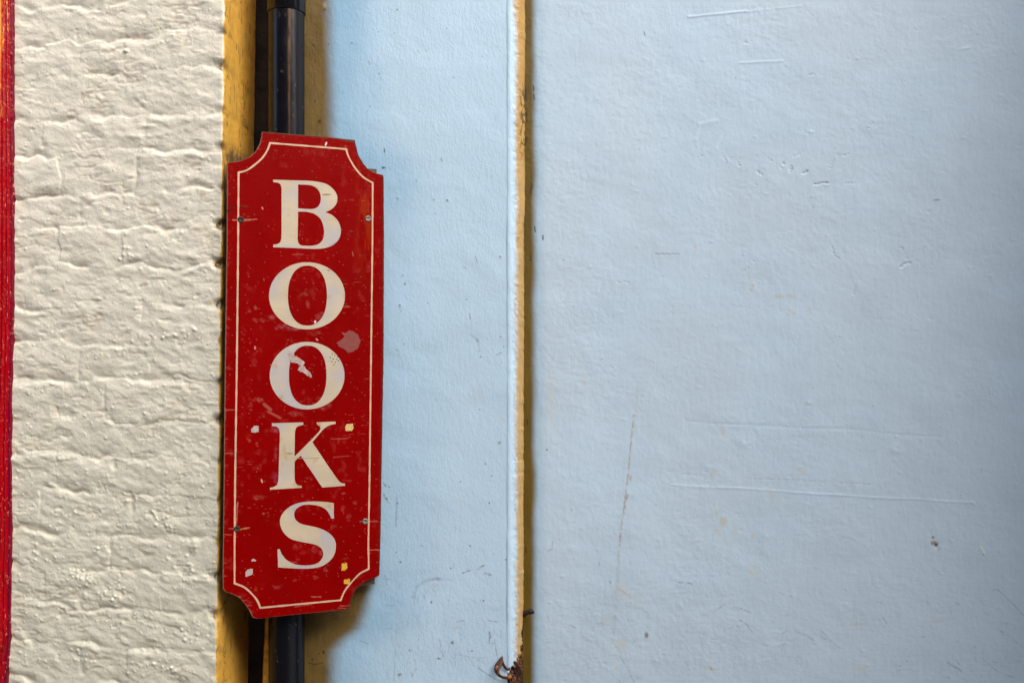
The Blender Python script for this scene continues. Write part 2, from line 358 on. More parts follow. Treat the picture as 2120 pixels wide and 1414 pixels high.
# ------------------------------------------------------------------ pilaster with its rusted corner bead
PY = -0.040
def build_pilaster():
    root = empty('blue_pilaster', (-0.26, PY, 0))
    tag(root, 'pale blue pilaster between downpipe and ochre groove, rusted through at its lower right corner', 'pilaster')
    xs = np.concatenate([np.arange(543, 700, 1.2), np.arange(700, 1050.01, 1.4), [1050.4]])
    ys = np.concatenate([np.arange(-2400, -20, 60), np.arange(-20, 1440, 1.6), np.arange(1450, 2340, 40), [2343]])
    s = Sheet(xs, ys, BLUE); X, Y = s.X, s.Y
    s.h += 0.9 * fbm(X / 230, Y / 330, 2, 41) + 0.06 * fbm(X / 9, Y / 14, 2, 42)
    s.col *= (1 + 0.025 * fbm(X / 200, Y / 260, 3, 43))[..., None]
    # ochre ground showing where the blue coat was never sprayed: behind the pipe and the sign
    edge = np.interp(Y, [-2400, 0, 280, 300, 330, 400, 1150, 1195, 1225, 1262, 1300, 1322, 1345, 1414, 2400],
                     [682, 684, 686, 700, 740, 770, 770, 775, 764, 757, 742, 712, 694, 689, 689])
    wob = 5 * fbm(X / 50, Y / 70, 3, 44)
    sf = np.interp(Y, [0, 1190, 1240, 1330, 1414], [21, 12, 16, 26, 22])
    k = (1 - sst(-1, 1, (X + wob - edge) / sf))[..., None]
    k_b = ((1 - sst(0, 170, X - edge + 30 * fbm(X / 60, Y / 200, 3, 49))) * (0.95 - 0.5 * sst(280, 500, Y) + 0.35 * sst(1150, 1300, Y)))[..., None]
    s.col = s.col * (1 - k_b) + np.array((0.27, 0.47, 0.66)) * k_b  # shade beside pipe and sign painted in as deeper blue
    g = fbm(X / 8, Y / 70, 4, 45); g2 = fbm(X / 18, Y / 18, 4, 46)
    oc = np.array((0.145, 0.094, 0.026)) * (1 + 0.18 * g + 0.15 * g2)[..., None]
    s.col = s.col * (1 - k) + oc * k
    ke = (1 - sst(555, 558, X))[..., None]
    s.col = s.col * (1 - ke) + (OCHRE * 0.95 * (0.85 + 0.5 * g2[..., None])) * ke
    DK = (0.02, 0.014, 0.008)
    for (x, y, r) in ((672, 19, 4), (650, 94, 2.2), (653, 210, 2), (662, 252, 4), (654, 127, 1.6), (681, 91, 1.5), (670, 1349, 3), (661, 1352, 1.6), (639, 1357, 1.6), (647, 1364, 2), (655, 1232, 2)):
        s.blob(x, y, r, r * 1.3, DK, 0.8, relief=0.3)
    s.blob(671, 15, 5, 8, (0.30, 0.2, 0.08), 0.8, relief=1.2)
    s.stroke([(639, 1372), (652, 1375), (668, 1371)], 1.6, DK, 0.6, ragged=0.3)
    # ink ticks, pores and scuffs on the blue
    for (x, y, r) in ((823, 21, 1.9), (816, 70, 1.7), (729, 89, 2.2), (784, 67, 1.2), (785, 153, 1.8), (787, 183, 1.4), (760, 231, 1.4), (925, 60, 1.4), (939, 161, 1.6), (882, 107, 1.4),
                      (998, 118, 1.4), (766, 221, 1.5), (875, 152, 1), (898, 414, 1.6), (901, 443, 1.4), (926, 415, 2.4), (823, 411, 1.4), (834, 571, 2), (838, 588, 2.6), (828, 632, 2.4), (830, 645, 1.4), (885, 628, 1.4),
                      (837, 712, 1.6), (822, 725, 1.8), (966, 620, 1.8), (1036, 531, 2), (1036, 698, 1.8), (1043, 718, 1.6), (995, 739, 1.8), (1035, 917, 2), (1032, 919, 1.4), (993, 848, 1.4), (953, 997, 1.8), (1013, 1041, 1.8),
                      (800, 1032, 3), (806, 1008, 1.6), (1018, 985, 1.6), (829, 1163, 2.4), (936, 1330, 3.6), (872, 1129, 1.6), (973, 1130, 2.2), (893, 1246, 2.6), (933, 1176, 2), (977, 1347, 2), (1001, 1243, 2), (823, 1042, 1.8),
                      (908, 1363, 2), (990, 1366, 1.6), (848, 1346, 2), (1047, 1158, 1.6), (1005, 960, 1.8), (820, 1143, 1.6)):
        s.blob(x, y, r, r, INK, 0.85)
    s.blob(794, 348, 5.5, 2.4, (0.02, 0.02, 0.025), 0.95, rag=0.6); s.stroke([(796, 309), (796, 316)], 1.8, INK, 0.8)
    s.blob(827, 1396, 5, 3.5, (0.22, 0.24, 0.2), 0.8); s.blob(862, 375, 2.6, 5, (0.26, 0.3, 0.3), 0.6)
    for pts, wd, al in (([(763, 128), (766, 134)], 2, .5), ([(913, 328), (915, 334)], 1.8, .8), ([(865, 105), (868, 110)], 1.6, .45), ([(1014, 205), (1017, 206)], 2, .3),
                        ([(973, 692), (990, 704), (992, 727)], 1.3, .5), ([(987, 703), (988, 707)], 2, .6), ([(972, 650), (974, 660)], 1.8, .7), ([(984, 531), (989, 547)], 1.5, .6), ([(960, 553), (965, 556)], 2, .45),
                        ([(1028, 735), (1038, 730)], 1.5, .75), ([(1031, 916), (1036, 914)], 1.6, .6), ([(795, 1000), (798, 1006)], 2.2, .8), ([(795, 1022), (796, 1030)], 2, .9), ([(800, 1034), (806, 1042)], 1.6, .5),
                        ([(822, 1030), (820, 1062), (820, 1090)], 1.6, .55), ([(797, 1190), (800, 1210)], 1.6, .55), ([(790, 1199), (808, 1198)], 1.6, .45), ([(842, 1137), (844, 1150)], 1.4, .4),
                        ([(957, 1186), (972, 1181)], 1.8, .75), ([(988, 1178), (1002, 1170)], 1.9, .85), ([(1003, 1186), (1016, 1190)], 2.6, .55), ([(855, 1235), (862, 1215), (880, 1202), (905, 1197), (935, 1200)], 4, .22),
                        ([(890, 1198), (910, 1199)], 4, .3), ([(857, 1250), (860, 1225)], 1.4, .4), ([(945, 1287), (960, 1284)], 1.5, .5), ([(1010, 1284), (1030, 1287)], 1.5, .55), ([(1013, 1308), (1015, 1320)], 2.2, .8),
                        ([(1013, 1320), (1013, 1332)], 1.4, .55), ([(910, 1320), (914, 1350), (918, 1358)], 1.5, .45), ([(946, 1354), (990, 1362), (1005, 1360)], 1.4, .3), ([(990, 1382), (1014, 1398), (1028, 1407)], 1.6, .55),
                        ([(820, 1302), (818, 1360), (815, 1410)], 1.6, .3), ([(853, 1400), (862, 1382)], 1.8, .35), ([(745, 1326), (762, 1332)], 2, .35), ([(800, 1252), (815, 1254)], 2.2, .4), ([(800, 1300), (830, 1303)], 1.5, .3),
                        ([(1026, 1340), (1030, 1364)], 1.4, .6), ([(905, 1362), (913, 1363)], 1.8, .6), ([(875, 1245), (880, 1230)], 1.2, .3), ([(760, 265), (800, 272)], 1.6, .2), ([(1030, 235), (1020, 262)], 2.5, .1)):
        s.stroke(pts, wd, (0.16, 0.20, 0.25), al, ragged=0.3)
    s.blob(985, 820, 26, 22, (0.40, 0.44, 0.50), 0.22); s.blob(900, 1211, 9, 5, (0.5, 0.42, 0.36), 0.4); s.blob(950, 1037, 12, 3, (0.52, 0.45, 0.42), 0.35)
    s.blob(1040, 872, 12, 8, (0.55, 0.5, 0.4), 0.2); s.blob(945, 1299, 10, 3, (0.5, 0.42, 0.36), 0.4); s.blob(830, 1300, 12, 50, (0.36, 0.42, 0.46), 0.15)
    for i in range(130):
        x = rng.uniform(800, 1048); y = 1414 - abs(rng.normal(0, 130))
        s.stroke([(x, y), (x + rng.normal(0, 2), y + rng.uniform(2, 16))], rng.uniform(1.0, 1.7), (0.2, 0.25, 0.3), rng.uniform(.10, .35), ragged=0.5)
    for i in range(60):
        x, y = rng.uniform(700, 1045), rng.uniform(0, 1300)
        s.blob(x, y, rng.uniform(.9, 1.5), rng.uniform(.9, 1.8), INK, rng.uniform(.2, .55))
    for (x, y, r, hh) in ((728, 90, 3, .6), (829, 633, 4, .9), (825, 410, 4, .5), (1036, 532, 4, .7), (926, 415, 4, .7), (894, 640, 20, .3)):
        s.blob(x, y, r, r, relief=hh, rag=0)
    k_ = (D + PY) / D * 0.001
    leanL = np.interp(Y, [-2400, 0, 1100, 1414, 2400], [26, 24, 17, 3, 0]) * (1 - sst(575, 620, X)); X = X + leanL
    Px = (X - 1060) * k_; Pz = H + (707 - Y) * k_; Py = PY - s.h * 0.001
    # turn the left end back into the recess
    n = 9
    L = np.zeros((len(ys), n, 3)); edgex = Px[:, :1] + 0.0012 * fbm(np.zeros((len(ys), 1)) + 3, ys[:, None] / 25, 3, 47)
    tt = np.linspace(0, 1, n)[::-1]
    L[..., 0] = edgex - 0.004 * np.sin(np.clip(tt * 6, 0, 1) * math.pi / 2)
    L[..., 1] = PY + 0.09 * tt[None] ** 1.5; L[..., 2] = Pz[:, :1]
    P = np.concatenate([L[:, :-1], np.stack([Px, Py, Pz], -1)], 1)
    colL = np.broadcast_to(OCHRE * 0.5, (len(ys), n - 1, 3))
    rx0, ry0 = 1052, 1392                                    # sheet eaten away near the bead's foot
    o = grid('panel', P, M_panel, root, np.concatenate([colL, s.col], 1))
    o.matrix_parent_inverse = root.matrix_world.inverted()
    o.location = -root.location

    # rolled corner bead: picture columns 1050..1085
    nu = 40
    u = np.linspace(0, 1, nu); ys2 = np.concatenate([np.arange(-2400, -20, 60), np.arange(-20, 1440, 1.0), np.arange(1450, 2340, 40), [2343]])
    U, V = np.meshgrid(u, ys2)
    x0 = (1050 - 1060) * k_; wdt = 0.0345
    lean = np.interp(V, [0, 700, 1414], [0.004, 0.0, -0.0015])
    lip = 0.0016 * fbm(V * 0 + 1.5, V / 38, 4, 51) + 0.0007 * fbm(V * 0 + 9, V / 7, 2, 52)
    ang = U * R(78)
    bx = x0 - 0.0003 + (wdt + lip + lean * 0.7) * np.sin(ang) / math.sin(R(78))
    by = PY - 0.0004 - 0.0010 * np.exp(-((U - 0.12) / 0.1) ** 2) + 0.026 * (1 - np.cos(ang)) / (1 - math.cos(R(78)))
    bump = fbm(U * 7, V / 9, 3, 53) * (np.exp(-((U - 0.42) / 0.16) ** 2) + 0.25) * 0.0009 + 0.0008 * fbm(U * 3, V / 60, 3, 54)
    bz = H + (707 - V) * k_
    col = np.broadcast_to(BLUE * 1.08, (*U.shape, 3)).copy()
    edge = np.interp(V, [0, 700, 1250, 1414], [0.36, 0.44, 0.50, 0.46]) + 0.10 * fbm(U * 4, V / 60, 3, 55) + 0.035 * fbm(U * 9, V / 6, 3, 56)
    ky = sst(-0.20, 0.15, U - edge)[..., None]
    och = PALEOCH * (1.0 + 0.12 * fbm(U * 6, V / 12, 3, 57))[..., None]
    och = np.where(V[..., None] < 330, och * np.array((1.0, 0.93, 0.75)), och)
    col = col * (1 - ky) + och * ky
    # soiled, speckled band on the turn
    sp = sst(0.35, 0.6, fbm(U * 9, V / 5, 2, 58)) * np.exp(-((U - edge + 0.02) / 0.16) ** 2) * np.interp(V, [0, 800, 1414], [.25, .5, .9])
    col = col * (1 - 0.55 * sp[..., None]) + np.array((0.16, 0.13, 0.10)) * 0.55 * sp[..., None]
    # craquelure where the old coat has split (rows 150..330)
    ck = sst(0.30, 0.42, np.abs(1) - np.abs(fbm(U * 5, V / 16, 4, 59)) * 3.2) * sst(150, 200, V) * (1 - sst(290, 345, V)) * sst(0.5, 0.7, U)
    col = col * (1 - 0.8 * ck[..., None]) + np.array((0.05, 0.03, 0.01)) * 0.8 * ck[..., None]
    bump = bump - 0.0006 * ck
    # rust: blackened hole under the lip and the eaten foot
    nz = fbm(U * 5, V / 22, 4, 60)
    foot = sst(0, 1, (V - (1385 - 42 * sst(0.05, 0.95, U) - 16 * nz - 7 * fbm(U * 14, V / 6, 2, 62))) / 9) * sst(-0.10, 0.0, U + 0.12 * nz)
    hole = (np.abs(V - 1318) < 24) * 1.0
    hw = 0.26 * np.clip(1 - np.abs(V - 1316) / 24, 0, 1) ** 0.8 + 0.05 * ((V > 1330) & (V < 1362))
    cut = (U > 1 - hw + 0.03 * nz) & (V > 1290) & (V < 1364)
    rc = RUST * (1 + 0.8 * nz)[..., None]
    orange = sst(0.25, 0.5, fbm(U * 6, V / 12, 3, 61))[..., None]
    rc = rc * (1 - orange * 0.6) + RUST_OR * orange * 0.6
    rim = np.exp(-((foot - 0.35) / 0.2) ** 2)[..., None] * (V[..., None] > 1350)
    col = col * (1 - foot[..., None]) + rc * foot[..., None]
    col = col * (1 - 0.5 * rim) + np.array((0.5, 0.30, 0.12)) * 0.5 * rim
    inw = foot * (0.0035 + 0.004 * nz + 0.006 * fbm(U * 9, V / 9, 3, 63)) 
    nx, ny = np.sin(ang), -np.cos(ang)
    bx = bx + nx * (bump - inw); by = by + ny * (bump - inw)
    for (xx, yy, c_) in ((0.05, 40, 1), (0.5, 20, 1)): pass
    P = np.stack([bx, by, bz], -1)
    fm = ~(cut[:-1, :-1] | cut[1:, 1:])
    b = grid('corner_bead', P, M_panel, root, col, mask=fm); b.location = -root.location
    sm = b.modifiers.new('sheet', 'SOLIDIFY'); sm.thickness = 0.0014; sm.offset = -1
    # added dark boxes behind the bead, so its holes show black shade
    bm = bmesh.new(); box_bm(bm, x0 + 0.004, x0 + 0.0240, PY + 0.012, -0.002, 0, 3.9)
    box_bm(bm, x0 + 0.018, x0 + 0.0322, PY + 0.0225, -0.0025, 0.002, 3.898)
    o = bm_obj('bead_dark_fill', bm, M_dark, root); o.location = -root.location
    # curled rust flake at the foot
    def flake(pts, seed):
        """a curl of rusted sheet: (px, py, metres proud, half-width in px, twist)"""
        r_ = random.Random(seed); bm = bmesh.new(); rows = []; C_ = []
        for (px, py, yy, hw, tw) in pts:
            x, z = px2(px, py, PY); C_.append((Vector((x, PY - yy, z)), hw * 0.00098, tw))
        for i, (c, hw, tw) in enumerate(C_):
            t = (C_[min(i + 1, len(C_) - 1)][0] - C_[max(i - 1, 0)][0]).normalized()
            n = t.cross(Vector((0, 1, 0))).normalized(); n = (n * math.cos(tw) + Vector((0, -1, 0)) * math.sin(tw))
            rows.append([bm.verts.new(c + n * hw * k * r_.uniform(.75, 1.2) + Vector((0, -0.0012 * (1 - k * k) + r_.uniform(-1, 1) * .0007, 0))) for k in (-1, -.35, .35, 1)])
        for r0, r1 in zip(rows[:-1], rows[1:]):
            for j in range(3): bm.faces.new((r0[j], r0[j + 1], r1[j + 1], r1[j]))
        o = bm_obj('rust_flake', bm, M_rust, root, True); o.location = -root.location
        m_ = o.modifiers.new('t', 'SOLIDIFY'); m_.thickness = 0.0014
        m_ = o.modifiers.new('s', 'SUBSURF'); m_.levels = m_.render_levels = 2
    flake([(1040, 1357, .001, 1.5, .2), (1038, 1364, .004, 4, .3), (1035, 1370, .007, 6, .4), (1030, 1376, .010, 6.5, .4), (1028, 1384, .012, 5, .5), (1032, 1391, .012, 4.5, .5),
           (1037, 1396, .010, 3.6, .5), (1046, 1399, .008, 4, .2), (1056, 1399, .006, 4.2, .1), (1065, 1395, .003, 2.5, .3)], 4)
    flake([(1038, 1362, .002, 3.5, .1), (1041, 1372, .004, 3, .4), (1046, 1380, .004, 3.2, .2), (1052, 1386, .002, 2.5, .2)], 9)
    flake([(1064, 1368, -.002, 2.5, .2), (1070, 1376, .000, 5, .4), (1076, 1384, -.003, 4, .2)], 21)
build_pilaster()

# stub of rusty iron poking out of the groove
def rusty_stub():
    bm = bmesh.new(); rings = []
    cs = [(0.018, -0.008, 1270, .0066), (0.0235, -0.013, 1270, .0072), (0.028, -0.018, 1269, .0058), (0.033, -0.020, 1266, .0050), (0.039, -0.021, 1265, .0054), (0.0435, -0.022, 1266, .0040), (0.0455, -0.022, 1267, .002)]
    for i, (x, y, py, r) in enumerate(cs):
        z = H + (707 - py) * 0.001 * (D + y) / D
        rings.append([bm.verts.new((x, y + math.cos(q) * r * random.uniform(.7, 1.1), z + math.sin(q) * r * random.uniform(.75, 1.25))) for q in np.linspace(0, 2 * math.pi, 10)[:-1]])
    for a0, a1 in zip(rings[:-1], rings[1:]):
        for j in range(9): bm.faces.new((a0[j], a0[(j + 1) % 9], a1[(j + 1) % 9], a1[j]))
    bm.faces.new(rings[0]); bm.faces.new(rings[-1][::-1])
    o = bm_obj('iron_stub', bm, material('blackened iron', base=(0.02, 0.010, 0.007), rough=0.7, bumps=((300, 0.001, 3, (1, 1, 1)),)), None, True)
    tag(o, 'short black rusty iron stub sticking out of the ochre groove beside the pilaster', 'nail')
rusty_stub()

# ------------------------------------------------------------------ brick pier
CX, CY = -0.539, -0.170            # arris of the pier
TH = math.atan(0.20)               # its face falls back to the left
def zc(py): return H + (707 - py) * 0.001 * (D + CY) / D
COURSES = [-340, -262, -184, -102, -18, 64, 139, 230, 303, 388, 467, 547, 630, 709, 789, 871, 952, 1033, 1118, 1197, 1275, 1354, 1435, 1516, 1597, 1678, 1760]
JOINTS = {0: [120, 330], 1: [245, 400], 2: [150, 350], 3: [155, 258], 4: [95, 300], 5: [125, 285], 6: [176, 292], 7: [128, 262], 8: [65, 340], 9: [132, 300], 10: [172, 278],
          11: [142, 228], 12: [192, 340], 13: [122, 240], 14: [90, 285], 15: [237, 400], 16: [110, 185, 348], 17: [138, 260], 18: [182, 282], 19: [110, 320]}
def build_pier():
    # profile: from far left along the face to the arris, round it, then back along the side
    sF = np.concatenate([np.arange(0.62, 0.47, -0.01), np.arange(0.47, 0.006, -0.0013)])
    r = 0.006
    aa = np.linspace(0, 1, 9)
    sR = np.concatenate([np.arange(0.006, 0.196, 0.0016), [0.198, 0.199]])
    fd = np.array((-math.cos(TH), math.sin(TH)))       # along the face, leftwards
    fn = np.array((-math.sin(TH), -math.cos(TH)))      # outward normal of the face
    sdv = np.array((0.0, 1.0)); sn = np.array((1.0, 0.0))
    prof = []; nrm = []; S_ = []
    for s in sF: prof.append(fd * s); nrm.append(fn); S_.append(-s)
    p0 = fd * 0.006; p1 = sdv * 0.006
    for t in aa[1:-1]:
        q = (1 - t) ** 2 * p0 + t ** 2 * p1; n = fn * (1 - t) + sn * t; prof.append(q); nrm.append(n / np.linalg.norm(n)); S_.append(-0.006 + 0.012 * t)
    for s in sR: prof.append(sdv * min(s, 0.1965) + np.array((-0.05 if s > 0.1985 else 0.0, 0.0))); nrm.append(sn); S_.append(s)
    prof = np.array(prof); nrm = np.array(nrm); S_ = np.array(S_)
    pys = np.concatenate([np.arange(-2700, -320, 30), np.arange(-320, -30, 2.5), np.arange(-30, 1450, 1.5), np.arange(1450, 1740, 2.5), np.arange(1760, 2470, 30), [2474]])
    z = zc(pys)
    A, PYg = np.meshgrid(S_, pys)
    x = CX + prof[:, 0]; y = CY + prof[:, 1]
    PXc = 1060 + x / (D + y) * D * 1000                       # picture column of the smooth surface
    PX = np.broadcast_to(PXc, A.shape)
    mm = A * 1000
    face0 = 1 - sst(0.0, 0.012, A)
    # --- brick relief
    wx = 10 * fbm(mm / 70, PYg / 60, 3, 71) + 2.5 * fbm(mm / 14, PYg / 14, 2, 72)
    wy = 15 * fbm(mm / 90 + 9, PYg / 70, 3, 73) + 5.0 * fbm(mm / 22, PYg / 18, 3, 74) + 8.0 * fbm(mm / 38, PYg / 160, 2, 186)
    Yw = PYg + wy * np.where(A > -0.02, 0.35, 1.0); Xw = PX + wx
    bed = np.full(A.shape, 1e3); sgn = np.zeros(A.shape)
    cr = np.array(COURSES); idx = np.clip(np.searchsorted(cr, Yw) - 1, 0, len(cr) - 2)
    top = cr[idx]; bot = cr[idx + 1]
    dtop = Yw - top; dbot = bot - Yw
    # each bed a little different: some filled flush, some open
    bd = rng.uniform(0.15, 0.65, len(cr) + 1)
    open_ = lambda i: np.clip(bd[i] + 1.7 * fbm(mm / 52 + 31.0, i * 3.1 + 0 * Yw, 3, 75), 0.0, 1.5)
    h = np.zeros(A.shape)
    h -= 3.6 * open_(idx) * np.exp(-(dtop / 5.5) ** 2) + 3.6 * open_(idx + 1) * np.exp(-(np.abs(dbot) / 9.5) ** 1.5)
    # upper arris of a brick is crisp and catches the light, its foot is slumped with paint
    h += 1.3 * np.clip(0.0 + 2.2 * fbm(mm / 45, idx * 5.3, 2, 175), 0, 1.2) * np.exp(-((dtop - 12) / 6) ** 2) - 0.2 * np.exp(-((dbot - 14) / 7) ** 2)
    tilt = rng.uniform(-1, 1, (len(cr), 6)); off = rng.uniform(-0.8, 0.8, (len(cr), 6)); tx = rng.uniform(-1, 1, (len(cr), 6))
    for ci in range(len(cr) - 1):
        m = idx == ci; js = JOINTS.get(ci - 3, [150 + 60 * (ci % 2), 330 + 40 * (ci % 2)])
        bi = np.zeros(m.sum(), int); xm = Xw[m]; hv = np.zeros(m.sum())
        for j in js:
            bi += xm > j
            sl_ = rng.uniform(-.10, .10); xj = j + sl_ * (Yw[m] - 0.5 * (top + bot)[m])
            hv -= rng.uniform(0.0, 2.4) * np.clip(.3 + 2.0 * fbm(PYg[m] / 22, xm / 40 + j, 2, 177), 0, 1.3) * np.exp(-((xm - xj) / 5.5) ** 2) * sst(0, 10, np.minimum(dtop[m], dbot[m]) + 4)
            hv += 0.0
        yy = (dtop[m] / (bot - top)[m] - 0.5)
        hv += 1.2 * off[ci][bi] + tilt[ci][bi] * 1.6 * yy + tx[ci][bi] * 0.8 * np.sin(xm / 60)
        h[m] += hv
    h += 2.2 * fbm(mm / 60, PYg / 34, 3, 76) + 0.6 * fbm(mm / 16, PYg / 12, 3, 77)
    dg = fbm((mm + PYg * 0.9) / 60, (PYg - mm * 0.5) / 20, 3, 78)     # slanting brush drags
    h += 1.5 * dg
    h -= 1.6 * sst(0.45, 0.75, fbm(mm / 24, PYg / 13, 3, 79))
    crs = 1 - np.abs(fbm(mm / 46 + 0.4 * fbm(mm / 30, PYg / 30, 2, 171), PYg / 17, 3, 172)) * 3.4
    crk = sst(0.45, 1.0, crs) * sst(-0.05, 0.30, fbm(mm / 70, PYg / 50, 2, 173)) * face0
    h -= 1.4 * crk
    sl = fbm(mm / 34, PYg / 11, 3, 174); h += 1.1 * np.maximum(sl - 0.05, 0) * 2.0 * sst(-0.1, 0.3, fbm(mm / 80, PYg / 60, 2, 176))
    for _ in range(2):                                   # thick paint rounds everything off
        h[1:-1] = (h[:-2] + 2 * h[1:-1] + h[2:]) / 4; h[:, 1:-1] = (h[:, :-2] + 2 * h[:, 1:-1] + h[:, 2:]) / 4
    # paint nibs and mortar snots, denser low down
    nib = np.zeros(A.shape); fine_i = np.where((S_ > -0.47) & (S_ < 0.2))[0]
    i_lo, i_hi = fine_i[0], fine_i[-1]
    def nub(sm, py, rad, ht):
        ht *= 0.75
        i0, i1 = np.searchsorted(S_ * 1000, [sm - 3 * rad, sm + 3 * rad]); j0, j1 = np.searchsorted(pys, [py - 3 * rad, py + 3 * rad])
        if i1 <= i0 or j1 <= j0: return
        W = (slice(j0, j1), slice(i0, i1))
        d = np.hypot(mm[W] - sm, PYg[W] - py); nib[W] += ht * np.exp(-(d / rad) ** 2.6)
    for i in range(620):
        sm = rng.uniform(-455, -6); py = rng.uniform(0, 1414) if rng.random() < .35 else 1414 * rng.beta(3.2, 1.2)
        nub(sm, py, rng.uniform(1.6, 3.2), rng.uniform(.5, 1.6))
    clusters = [(-300, 1215, 26, 18, 26), (-215, 1245, 30, 14, 24), (-60, 1170, 22, 20, 26), (-110, 1095, 26, 10, 12), (-370, 1165, 30, 14, 12), (-250, 1150, 24, 10, 14), (-330, 1080, 30, 8, 10),
                (-130, 1075, 22, 10, 10), (-70, 1320, 30, 12, 12), (-290, 1390, 30, 12, 14), (-90, 1390, 40, 12, 14), (-150, 700, 60, 10, 16), (-60, 690, 30, 12, 14), (-180, 520, 30, 20, 12)]
    for (cx_, cy_, sx_, sy_, n_) in clusters:
        for i in range(int(n_ * .7)): nub(cx_ + rng.normal(0, sx_ * .6), cy_ + rng.normal(0, sy_ * .7), rng.uniform(1.8, 4.0), rng.uniform(1.0, 2.6))
    nub(-205, 91, 4.5, 4.5)
    # arris: knocked back at the beds
    near = np.exp(-(np.abs(mm) / 16) ** 2)
    bedk = np.exp(-(np.minimum(dtop, dbot) / 9.0) ** 2)
    face = 1 - sst(0.0, 0.012, A)
    hs = 0.8 * fbm(mm / 30, PYg / 40, 3, 81) + 1.0 * bedk * -1.2 * (0.4 + 0.6 * vnoise(mm / 30, PYg / 50, 82))   # side: smoother render coat
    h = 0.82 * h * face + hs * (1 - face)
    h = h * (1 - 0.35 * near) + nib * face
    ar = 1.9 * fbm(mm * 0 + 3, PYg / 28, 4, 83)
    h += near * (ar - 11.0 * bedk * np.clip(0.55 + 1.0 * vnoise(mm * 0 + 7, PYg / 47, 84), 0.1, 1.3))
    h += (1 - face) * 0.0
    lean = (466 - PYg * 16 / 1414 - 466) * 0.001 * (D + CY) / D
    Px = x[None] + lean + nrm[None, :, 0] * h * 0.001
    Py = y[None] + nrm[None, :, 1] * h * 0.001
    Pz = np.broadcast_to(z[:, None], A.shape)
    P = np.stack([Px, Py, Pz], -1)
    # --- colour
    col = np.broadcast_to(CREAM, (*A.shape, 3)).copy()
    t1 = fbm(mm / 60, PYg / 50, 4, 91); t2 = fbm(mm / 16, PYg / 14, 4, 92)
    col *= (1 + 0.035 * t1 + 0.02 * t2)[..., None]
    warm = np.clip(0.5 + 0.9 * t1, 0, 1)[..., None]
    col = col * (1 - 0.25 * warm) + np.array((0.72, 0.66, 0.58)) * 0.25 * warm
    ck_ = (0.30 * crk)[..., None]; col = col * (1 - ck_) + np.array((0.55, 0.43, 0.27)) * ck_
    low = sst(300, 1300, PYg)[..., None]
    col = col * (1 - low) + col * np.array((0.94, 0.965, 0.94)) * low
    hollow_tan = (sst(1.4, 5.5, -h) * (0.45 + 0.55 * np.clip(fbm(mm / 30, PYg / 20, 3, 93) + .5, 0, 1)) * face)[..., None] * 0.45  # low spots of the relief tinted tan
    col = col * (1 - hollow_tan) + np.array((0.42, 0.34, 0.24)) * hollow_tan
    pin = sst(0.62, 0.70, fbm(mm / 2.6, PYg / 2.6, 2, 94))[..., None] * 0.5
    col = col * (1 - pin) + np.array((0.30, 0.26, 0.22)) * pin
    for (px_, py_, rr) in ((424, 399, 7), (304, 585, 6), (128, 850, 5), (55, 1276, 3), (296, 415, 6), (360, 450, 5), (225, 740, 5), (440, 627, 6)):
        d = np.hypot(PX - px_, (PYg - py_) * .8) / rr + 0.5 * t2; q = (0.35 * (1 - sst(0.3, 1.2, d)))[..., None]
        col = col * (1 - q) + np.array((0.50, 0.32, 0.12)) * q
    # ochre coat on the side and where the cream has worn off the arris
    turn = mm + 3.0 * fbm(mm * 0 + 2, PYg / 16, 4, 95) + 3.5 * bedk + np.where(PYg > 500, 2.2, 0.0)
    ky = sst(-1.0, 2.5, turn)[..., None]
    g = fbm(mm / 20, PYg / 45, 4, 96); g2 = fbm(mm / 7, PYg / 9, 4, 97)
    oc = OCHRE * (1 + 0.16 * g + 0.12 * g2)[..., None]
    oc = oc * np.where(np.clip(g2 + g, 0, 1)[..., None] > .6, np.array((.9, .8, .6)), 1.0)
    dirt_shade = np.exp(-((PYg - 322) / 26) ** 2) * sst(18, 60, mm) * 1.3 + np.exp(-((PYg - 322) / 18) ** 2) * 0.55
    dirt_shade = np.clip(dirt_shade * (0.8 + 0.9 * g2), 0, 0.9) + 0.55 * sst(0.36, 0.55, fbm(mm / 8, PYg / 36, 4, 98))
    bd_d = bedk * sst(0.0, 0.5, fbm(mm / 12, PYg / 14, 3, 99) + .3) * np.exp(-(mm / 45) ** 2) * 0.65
    gap_shade = 0.75 * sst(325, 345, PYg) * (1 - sst(1215, 1250, PYg)) * sst(5, 12, mm + 2.5 * g2)  # shadow in the gap beside the sign, painted dark brown
    under_shade = 0.25 * np.exp(-(((PYg - 1245) / 26) ** 2)) * sst(15, 50, mm)  # shadow below the sign, painted onto the ochre side
    dirt_shade = np.clip(np.maximum.reduce([dirt_shade, bd_d, gap_shade, under_shade]), 0, .92)[..., None]
    oc = oc * (1 - dirt_shade) + np.array((0.11, 0.07, 0.035)) * dirt_shade
    crack = (sst(0.86, 0.97, 1 - np.abs(fbm(mm / 30, PYg / 18, 4, 100)) * 1.6) * sst(0.1, 0.4, fbm(mm / 40, PYg / 60, 2, 101)))[..., None]
    oc = oc * (1 - 0.6 * crack) + np.array((0.07, 0.04, 0.02)) * 0.6 * crack
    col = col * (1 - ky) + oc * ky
    soot = (np.exp(-(np.abs(mm + 1) / 10) ** 2) * bedk * sst(-0.6, 0.4, vnoise(mm * 0 + 5, PYg / 60, 102)))[..., None] * 0.85
    col = col * (1 - soot) + np.array((0.05, 0.035, 0.02)) * soot
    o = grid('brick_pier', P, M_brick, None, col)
    tag(o, 'cream painted brick pier with an ochre painted side, between the red frame and the sign', 'wall')
build_pier()

